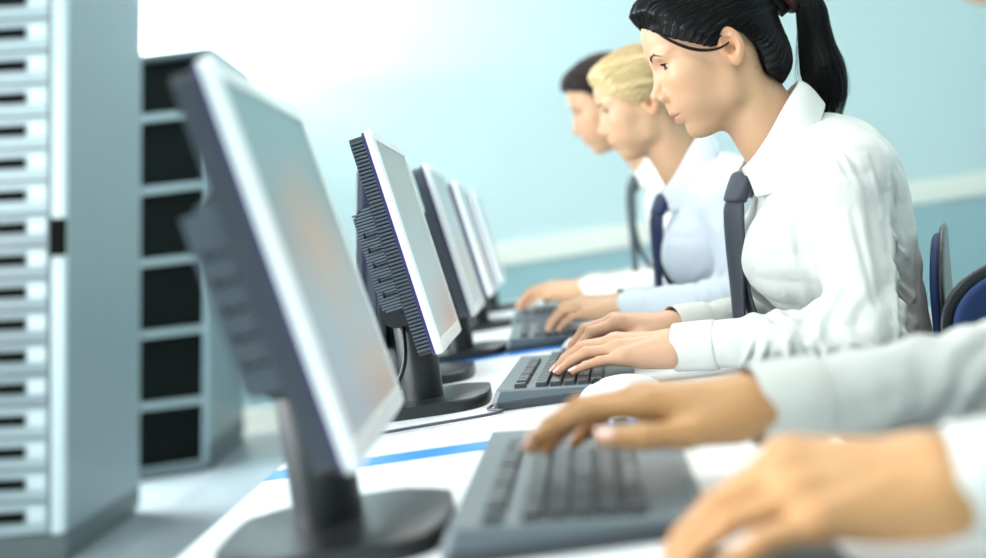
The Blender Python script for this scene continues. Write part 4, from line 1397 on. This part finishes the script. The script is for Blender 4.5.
def make_shelf_rack():
    xr, y0, y1, x0, H = -1.925, 6.62, 7.78, -2.62, 2.17
    root = empty('server_rack', ((x0 + xr) / 2, (y0 + y1) / 2, 0))
    tag(root, 'grey steel rack with dark open bays, standing by the far wall behind the drawer cabinet', 'rack')
    m = MB(); m.box((xr - 0.03, y0, 0.05), (xr, y1, H)); rack_part('side_panel', m, root, 'rack', xr)
    m = MB(); m.box((x0, y0, 0.05), (x0 + 0.03, y1, H)); rack_part('side_panel', m, root, 'rack', xr)
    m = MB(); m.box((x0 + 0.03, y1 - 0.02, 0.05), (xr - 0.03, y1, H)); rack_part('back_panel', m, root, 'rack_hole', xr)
    m = MB(); m.box((x0, y0, H), (xr, y1, H + 0.03)); rack_part('top', m, root, 'rack_dark', xr)
    m = MB(); m.box((x0 + 0.02, y0 + 0.02, 0.0), (xr - 0.012, y1 - 0.01, 0.012)); m.box((x0 - 0.002, y0 - 0.004, 0.012), (xr + 0.004, y1 + 0.002, 0.052)); m.box((xr - 0.002, y0 - 0.003, 0.05), (xr + 0.004, y1, 0.13)); rack_part('plinth', m, root, 'rack_dark', xr)
    for k in range(6):
        z = 0.050 if k == 0 else 0.374 * k - 0.018
        m = MB(); m.box((x0 + 0.03, y0 + 0.002, z), (xr - 0.03, y1 - 0.02, z + (0.008 if k == 0 else 0.036))); rack_part('shelf', m, root, 'rack_lip', xr)
        m = MB(); m.box((x0 + 0.031, y0 + 0.045, z + (0.009 if k == 0 else 0.0365)), (xr - 0.031, y1 - 0.06, 0.374 * (k + 1) - 0.0185 if k < 5 else H - 0.01)); rack_part('bay_shade_block', m, root, 'rack_hole', xr)  # near-black block fills the open bay, standing in for its shade
    root.location = (root.location.x - 0.04, root.location.y, 0); root.rotation_euler.z = R_(4)
    return root
# ------------------------------------------------------------------ the room
WY = 8.0
def structure(name, m, matn, smooth=False):
    o = m.build(name, MT[matn], None, smooth); o['kind'] = 'structure'; return o
XL, XR, YB, ZC = -3.4, 3.2, -2.2, 3.1
m = MB(); m.box((XL - 0.1, YB - 0.1, -0.1), (XR + 0.1, WY + 0.1, 0.0)); structure('floor', m, 'floor')
m = MB(); m.box((XL - 0.1, YB - 0.1, ZC), (XR + 0.1, WY + 0.1, ZC + 0.1)); structure('ceiling', m, 'ceiling')
m = MB(); m.box((XL, WY, 0), (XR, WY + 0.1, ZC)); structure('wall_far', m, 'wall')
m = MB(); m.box((XL, YB - 0.1, 0), (XR, YB, ZC)); structure('wall_near', m, 'wall')
m = MB(); m.box((XR, YB, 0), (XR + 0.1, WY, ZC)); structure('wall_right', m, 'wall')
# left wall with two wide window openings
WIN = [(-1.2, 3.4), (6.3, 7.9)]
m = MB()
m.box((XL - 0.1, YB, 0), (XL, WY, 0.8)); m.box((XL - 0.1, YB, 2.6), (XL, WY, ZC))
ys = [YB] + [v for w in WIN for v in w] + [WY]
for a, b in zip(ys[0::2], ys[1::2]): m.box((XL - 0.1, a, 0.8), (XL, b, 2.6))
structure('wall_left', m, 'wall')
for i, (a, b) in enumerate(WIN):
    m = MB()
    for y in np.linspace(a, b, 4): m.box((XL - 0.08, y - 0.03, 0.8), (XL - 0.02, y + 0.03, 2.6))
    for z in (0.8, 2.56): m.box((XL - 0.08, a, z), (XL - 0.02, b, z + 0.04))
    structure('window_%d' % (i + 1), m, 'rail')
m = MB(); m.box((XL + 0.002, WY - 0.022, 0.815), (XR, WY - 0.0005, 0.955), 0.004); structure('trim_1', m, 'rail')
m = MB(); m.box((XL + 0.002, WY - 0.006, 0.1601), (XR, WY - 0.0004, 0.8149)); structure('trim_2', m, 'dado')
m = MB(); m.box((XL + 0.002, WY - 0.016, 0.0), (XR, WY - 0.0005, 0.16), 0.003); structure('baseboard_far', m, 'rail')

# ------------------------------------------------------------------ furniture
make_drawer_rack(); make_shelf_rack()
seams = [0.335, 1.437, 2.560, 3.690, 4.820]
labs = ['nearest white desk of the row, under the large blurred monitor', 'second white desk of the row, with the sharp ribbed monitor and main keyboard on it',
        'third white desk of the row, in front of the blonde woman', 'farthest white desk of the row, in front of the man']
for (a, b), l in zip(zip(seams, seams[1:]), labs): make_desk(a, b, l)

scr = [screen_mat('picture_a', (122, 170, 174), (176, 200, 212), (202, 182, 164), [(0.02, 0.01, 0.19, 0.10), (0.10, -0.12, 0.2, 0.07)]),
       screen_mat('picture_b', (164, 190, 186), (186, 206, 210), (200, 164, 150), [(0.10, -0.12, 0.24, 0.08)]),
       screen_mat('picture_c', (176, 206, 208), (200, 222, 226), (210, 194, 180), [(0.0, -0.06, 0.2, 0.10)])]
MX = -0.190
make_monitor((MX - 0.009, 1.10, DZ), 'nearest monitor, large and blurred with white bezel, at the front of the row', scr[0], rz=R_(1.5), tilt=11.3, drop=0.012, base_dx=0.010, base_dy=-0.035)
make_monitor((MX, 1.905, DZ), 'second monitor from the front, sharp, with white bezel and ribbed dark back', scr[1], cable=True)
make_monitor((MX + 0.003, 2.71, DZ), 'third monitor from the front, blurred, in front of the blonde woman', scr[2], ribs=False)
make_monitor((MX + 0.003, 3.52, DZ), 'fourth monitor from the front, pale and blurred, in front of the man', scr[2], ribs=False)
make_monitor((MX + 0.003, 4.32, DZ), 'farthest monitor, pale and very blurred at the end of the row', scr[2], ribs=False)
make_monitor((-0.302, 2.302, DZ), 'dark monitor turned away to the left, standing behind the ribbed monitor', scr[2], ribs=False, flip=True, base_dx=-0.034, drop=0.020, bezel='black_rib')

make_keyboard((0.012, 1.962, DZ + 0.0005), 'sharp grey keyboard under the hands of the dark-haired woman', True, rz=R_(-3.5),
              cable=[(-0.097, -0.195, 0.008), (-0.107, -0.218, 0.0036), (-0.085, -0.245, 0.0036), (-0.10, -0.272, 0.0036), (-0.20, -0.300, 0.0036), (-0.33, -0.335, 0.0036)])
make_keyboard((0.000, 1.142, DZ + 0.0005), 'large blurred grey keyboard nearest the camera', True, rz=R_(-2))
make_keyboard((-0.008, 2.85, DZ + 0.0005), 'blurred dark keyboard under the hands of the blonde woman', False)
make_keyboard((-0.015, 3.56, DZ + 0.0005), 'blurred dark keyboard under the hands of the man', False)

# ------------------------------------------------------------------ people
WOMAN_PX = [  # creases of the white shirt, seen on its near side
    (754, 287, 806, 325, .006, .004), (742, 300, 800, 336, .006, .003), (814, 148, 818, 179, .004, .0035), (828, 148, 842, 176, .004, .0035), (838, 148, 856, 182, .005, .0035), (800, 150, 797, 190, .005, .003),
    (754, 342, 748, 366, .004, .0040), (767, 344, 763, 372, .004, .003), (789, 343, 797, 386, .005, .005), (810, 343, 822, 372, .005, .0045), (826, 350, 842, 372, .005, .005), (845, 345, 868, 372, .006, .004), (830, 322, 880, 350, .006, .0035),
    (888, 261, 924, 291, .006, .006), (890, 290, 926, 318, .006, .006), (889, 318, 928, 345, .006, .005), (894, 345, 930, 362, .005, .005), (893, 182, 906, 255, .006, .005), (890, 225, 915, 250, .005, .004),
    (889, 190, 888, 378, .004, .006), (806, 150, 812, 232, .004, .003), (866, 158, 886, 228, .004, .003), (846, 215, 862, 300, .005, .003), (895, 235, 912, 248, .003, .004), (893, 275, 920, 302, .003, .004), (896, 330, 930, 352, .003, .004), (822, 200, 836, 290, .008, .003), (860, 190, 872, 300, .008, .003), (800, 205, 806, 262, .006, .003)]
segs = []
for x0, y0, x1, y1, w, h in WOMAN_PX:
    a, b = at(x0, y0, 1.76), at(x1, y1, 1.76); segs.append((a[0], a[2], b[0], b[2], w, h))

def typing(f=None, thumb=None):
    p = dict(TYPE)
    if f: p['fingers'] = f
    if thumb: p['thumb'] = thumb
    return p
def arms(dx, dy, dz, L=None, R=None):
    a = dict(L=[(0.425, 1.785, 0.985), (0.412, 1.735, 0.776), (0.163, 1.815, 0.7845)], R=[(0.425, 2.075, 0.985), (0.412, 2.120, 0.778), (0.180, 2.010, 0.797)])
    o = {}
    for k in 'LR': o[k] = [V3(*p) + V3(dx, dy, dz) for p in a[k]]
    if L: o['L'] = [np.array(p, float) for p in L]
    if R: o['R'] = [np.array(p, float) for p in R]
    return o

main = dict(O=(0.2971, 1.93, 1.1927), pitch=9.2, yaw=0, scale=1.0, female=True, D=V3(0, 0, 0), res=0.0019, hres=0.0017, sres=0.0036, nails=True, brow=True,
            hair='ponytail', hairmat='hair_black', hskin=SKIN * V3(1.10, 1.10, 1.22), shirt='shirt_white', tie='tie_grey', creases=segs, wrinkle=0.0022,
            handL=dict(fwd=(-1, 0.04, 0.13), up=(0.13, -0.24, 1), s=1.0, rest=0.7700, pose=typing([(4, 18, 30, 12), (1, 20, 28, 12), (-3, 19, 26, 12), (-7, 17, 10, 8)])),
            handR=dict(fwd=(-1, -0.06, 0.20), up=(0.20, 0.06, 1), s=1.04, rest=0.7700, pose=typing([(3, 22, 34, 14), (0, 26, 36, 14), (-3, 30, 34, 14), (-8, 28, 28, 14)])))
main.update(arms(0, 0, 0))

build_person(main, (0.47, 1.93, 0), 'dark-haired woman with a ponytail and white shirt typing, in sharp focus')

blonde = dict(O=(0.2515, 2.72, 1.2035), pitch=6.0, yaw=-2, scale=0.95, female=True, D=V3(-0.045, 0.79, 0.0), res=0.0024, brow=True, hres=0.0024, sres=0.0075,
              hair='updo', hairmat='hair_blonde', shirt='shirt_blue', tie='tie_navy', wrinkle=0.003, tie_k=0.83, nstr=700, skin=SKIN * V3(1.06, 1.08, 1.10),
              handL=dict(fwd=(-1, 0.06, 0.16), up=(0.16, -0.18, 1), s=0.96, rest=0.7710, pose=typing()),
              handR=dict(fwd=(-1, -0.06, 0.16), up=(0.16, 0.12, 1), s=0.96, rest=0.7710, pose=typing()))
blonde.update(arms(-0.045, 0.79, 0.0, L=[(0.385, 2.575, 0.985), (0.375, 2.515, 0.790), (0.140, 2.610, 0.796)], R=[(0.385, 2.865, 0.985), (0.372, 2.910, 0.790), (0.150, 2.800, 0.796)]))
build_person(blonde, (0.425, 2.72, 0), 'blonde woman with pinned-up hair, pale blue shirt and navy tie, second from the front')

man = dict(O=(0.2335, 3.50, 1.282), pitch=8.0, yaw=0, scale=1.04, female=False, D=V3(-0.035, 1.57, 0.075), res=0.0026, brow=True, hres=0.0028, sres=0.0085, wide=1.1, arm=1.08,
           hair='short', hairmat='hair_brown', shirt='shirt_white', tie='tie_dark', wrinkle=0.003, skin=SKIN * V3(0.96, 0.96, 0.96),
           handL=dict(fwd=(-1, 0.10, 0.14), up=(0.14, -0.20, 1), s=1.1, rest=0.7815, pose=typing()),
           handR=dict(fwd=(-1, -0.10, 0.14), up=(0.14, 0.15, 1), s=1.1, rest=0.7815, pose=typing()))
man.update(arms(0, 0, 0, L=[(0.390, 3.345, 1.055), (0.350, 3.270, 0.795), (0.090, 3.395, 0.806)], R=[(0.390, 3.655, 1.055), (0.350, 3.720, 0.795), (0.100, 3.610, 0.806)]))
build_person(man, (0.435, 3.50, 0), 'dark-haired man in a white shirt and dark tie, farthest of the people')

GRIP_R = dict(fingers=[(3, 4, 18, 10), (1, 8, 26, 14), (-3, 10, 28, 14), (-9, 10, 28, 14)],
              thumb=[(0.018, 0.022, -0.010), (0.056, 0.046, -0.016), (0.090, 0.060, -0.016), (0.118, 0.060, -0.017)])
GRIP_L = dict(fingers=[(4, 30, 16, 10), (1, 32, 18, 10), (-4, 32, 20, 10), (-10, 34, 20, 10)], thumb=[(0.018, 0.020, -0.012), (0.048, 0.032, -0.030), (0.068, 0.030, -0.045), (0.086, 0.026, -0.055)])
near = dict(O=(0.386, 0.93, 1.198), pitch=6.0, yaw=0, scale=1.0, female=True, D=V3(0.130, -0.99, 0.01), res=0.0024, brow=True, hres=0.0020, sres=0.0055,
            hair='updo', hairmat='hair_brown', shirt='shirt_white', tie='tie_navy', wrinkle=0.003, nstr=300, nails=True, skin=SKIN * V3(1.0, 0.97, 0.92), hskin=SKIN * V3(0.92, 0.82, 0.60),
            cuff=dict(L=0.004, R=0.0),
            handR=dict(fwd=(-1, -0.02, 0.16), up=(0.16, 0.0, 1), s=1.06, pose=GRIP_R),
            handL=dict(fwd=(-1, 0.02, 0.12), up=(0.12, -0.42, 1), s=1.06, rest=0.7460, pose=GRIP_L))
near.update(arms(0, 0, 0, L=[(0.555, 0.790, 0.995), (0.470, 0.745, 0.790), (0.217, 0.775, 0.787)], R=[(0.555, 1.085, 0.995), (0.425, 1.120, 0.795), (0.150, 1.060, 0.805)]))
build_person(near, (0.60, 0.94, 0), 'person in a white shirt at the right edge, only hands and sleeves in view')

make_mouse((0.070, 1.640, DZ), R_(8), 'silver mouse on the white desk beside the sharp keyboard')
make_mouse((0.060, 2.40, DZ), R_(10), 'pale mouse on the desk beside the blonde woman')
m = MB(); m.prism(rounded_rect(0.030, 0.640, 0.160, 0.860, 0.012, 4), DZ + 0.0004, DZ + 0.0034, 0.0006)  # thin black slab for the unidentified dark area under the near hand
tag(m.build('black_pad', MT['black']), 'thin black pad lying on the desk under the hand nearest the camera', 'mouse pad')

ch = make_chair('blue office chair the dark-haired woman sits on')
places = [((0.359, 1.997), R_(-17), None), ((0.313, 2.72), 0, 'blue office chair the blonde woman sits on'), ((0.336, 3.50), 0, 'blue office chair the man sits on'),
          ((0.490, 0.94), 0, 'blue office chair the person at the right edge sits on'), ((0.730, 1.47), R_(100), 'empty blue office chair with rounded back, behind the near white sleeve')]
for i, ((x, y), rz, l) in enumerate(places):
    c = ch if i == 0 else copy_tree(ch)
    c.location = (x, y, 0); c.rotation_euler.z = rz
    if l: c['label'] = l
    if i == 4:
        c.scale = (1, 1, 0.955)
        for o in c.children:
            if o.name.startswith('seat'): o.location.x = -0.085

for o in ch.children:                     # the five-star foot of the main chair stands turned under the seat
    if o.name.startswith('base_arm'): o.rotation_euler.z = R_(27)
# ------------------------------------------------------------------ light and camera
def area(name, loc, target, sx, sy, power, color=(1, 1, 1)):
    l = bpy.data.lights.new(name, 'AREA'); l.shape = 'RECTANGLE'; l.size = sx; l.size_y = sy; l.energy = power; l.color = color
    o = bpy.data.objects.new(name, l); COL.objects.link(o); o.location = loc
    o.rotation_euler = (Vector(target) - Vector(loc)).to_track_quat('-Z', 'Y').to_euler()
    return o
for i, (a, b) in enumerate(WIN):
    area('window_daylight', (XL + 0.03, (a + b) / 2, 1.7), (XL + 5, (a + b) / 2, 1.6), b - a - 0.1, 1.7, (150, 340)[i], (0.96, 0.985, 1.0))
for y in (0.4, 3.0, 5.6):
    area('ceiling_lamp', (0.5, y, ZC - 0.05), (0.5, y, 0), 1.5, 0.9, 19, (1.0, 0.95, 0.86))
w = bpy.data.worlds.new('room_air'); SC.world = w; w.use_nodes = True
w.node_tree.nodes['Background'].inputs[0].default_value = (0.8, 0.9, 1.0, 1); w.node_tree.nodes['Background'].inputs[1].default_value = 0.3
cd = bpy.data.cameras.new('camera'); cam = bpy.data.objects.new('camera', cd); COL.objects.link(cam)
cd.sensor_width = 36.0; cd.lens = 36.0 * FPX / 986.0; cd.clip_start = 0.05
rt, up, bk = CR[0], -CR[1], -CR[2]
cam.matrix_world = Matrix(((rt[0], up[0], bk[0], CAM[0]), (rt[1], up[1], bk[1], CAM[1]), (rt[2], up[2], bk[2], CAM[2]), (0, 0, 0, 1)))
cd.dof.use_dof = True; cd.dof.focus_distance = 1.79; cd.dof.aperture_fstop = 2.1
SC.camera = cam
SC.cycles.use_denoising = True
SC.cycles.max_bounces = 6
SC.view_settings.view_transform = 'Standard'; SC.view_settings.look = 'None'; SC.view_settings.gamma = 1; SC.view_settings.use_curve_mapping = False
SC.view_settings.exposure = 0.80
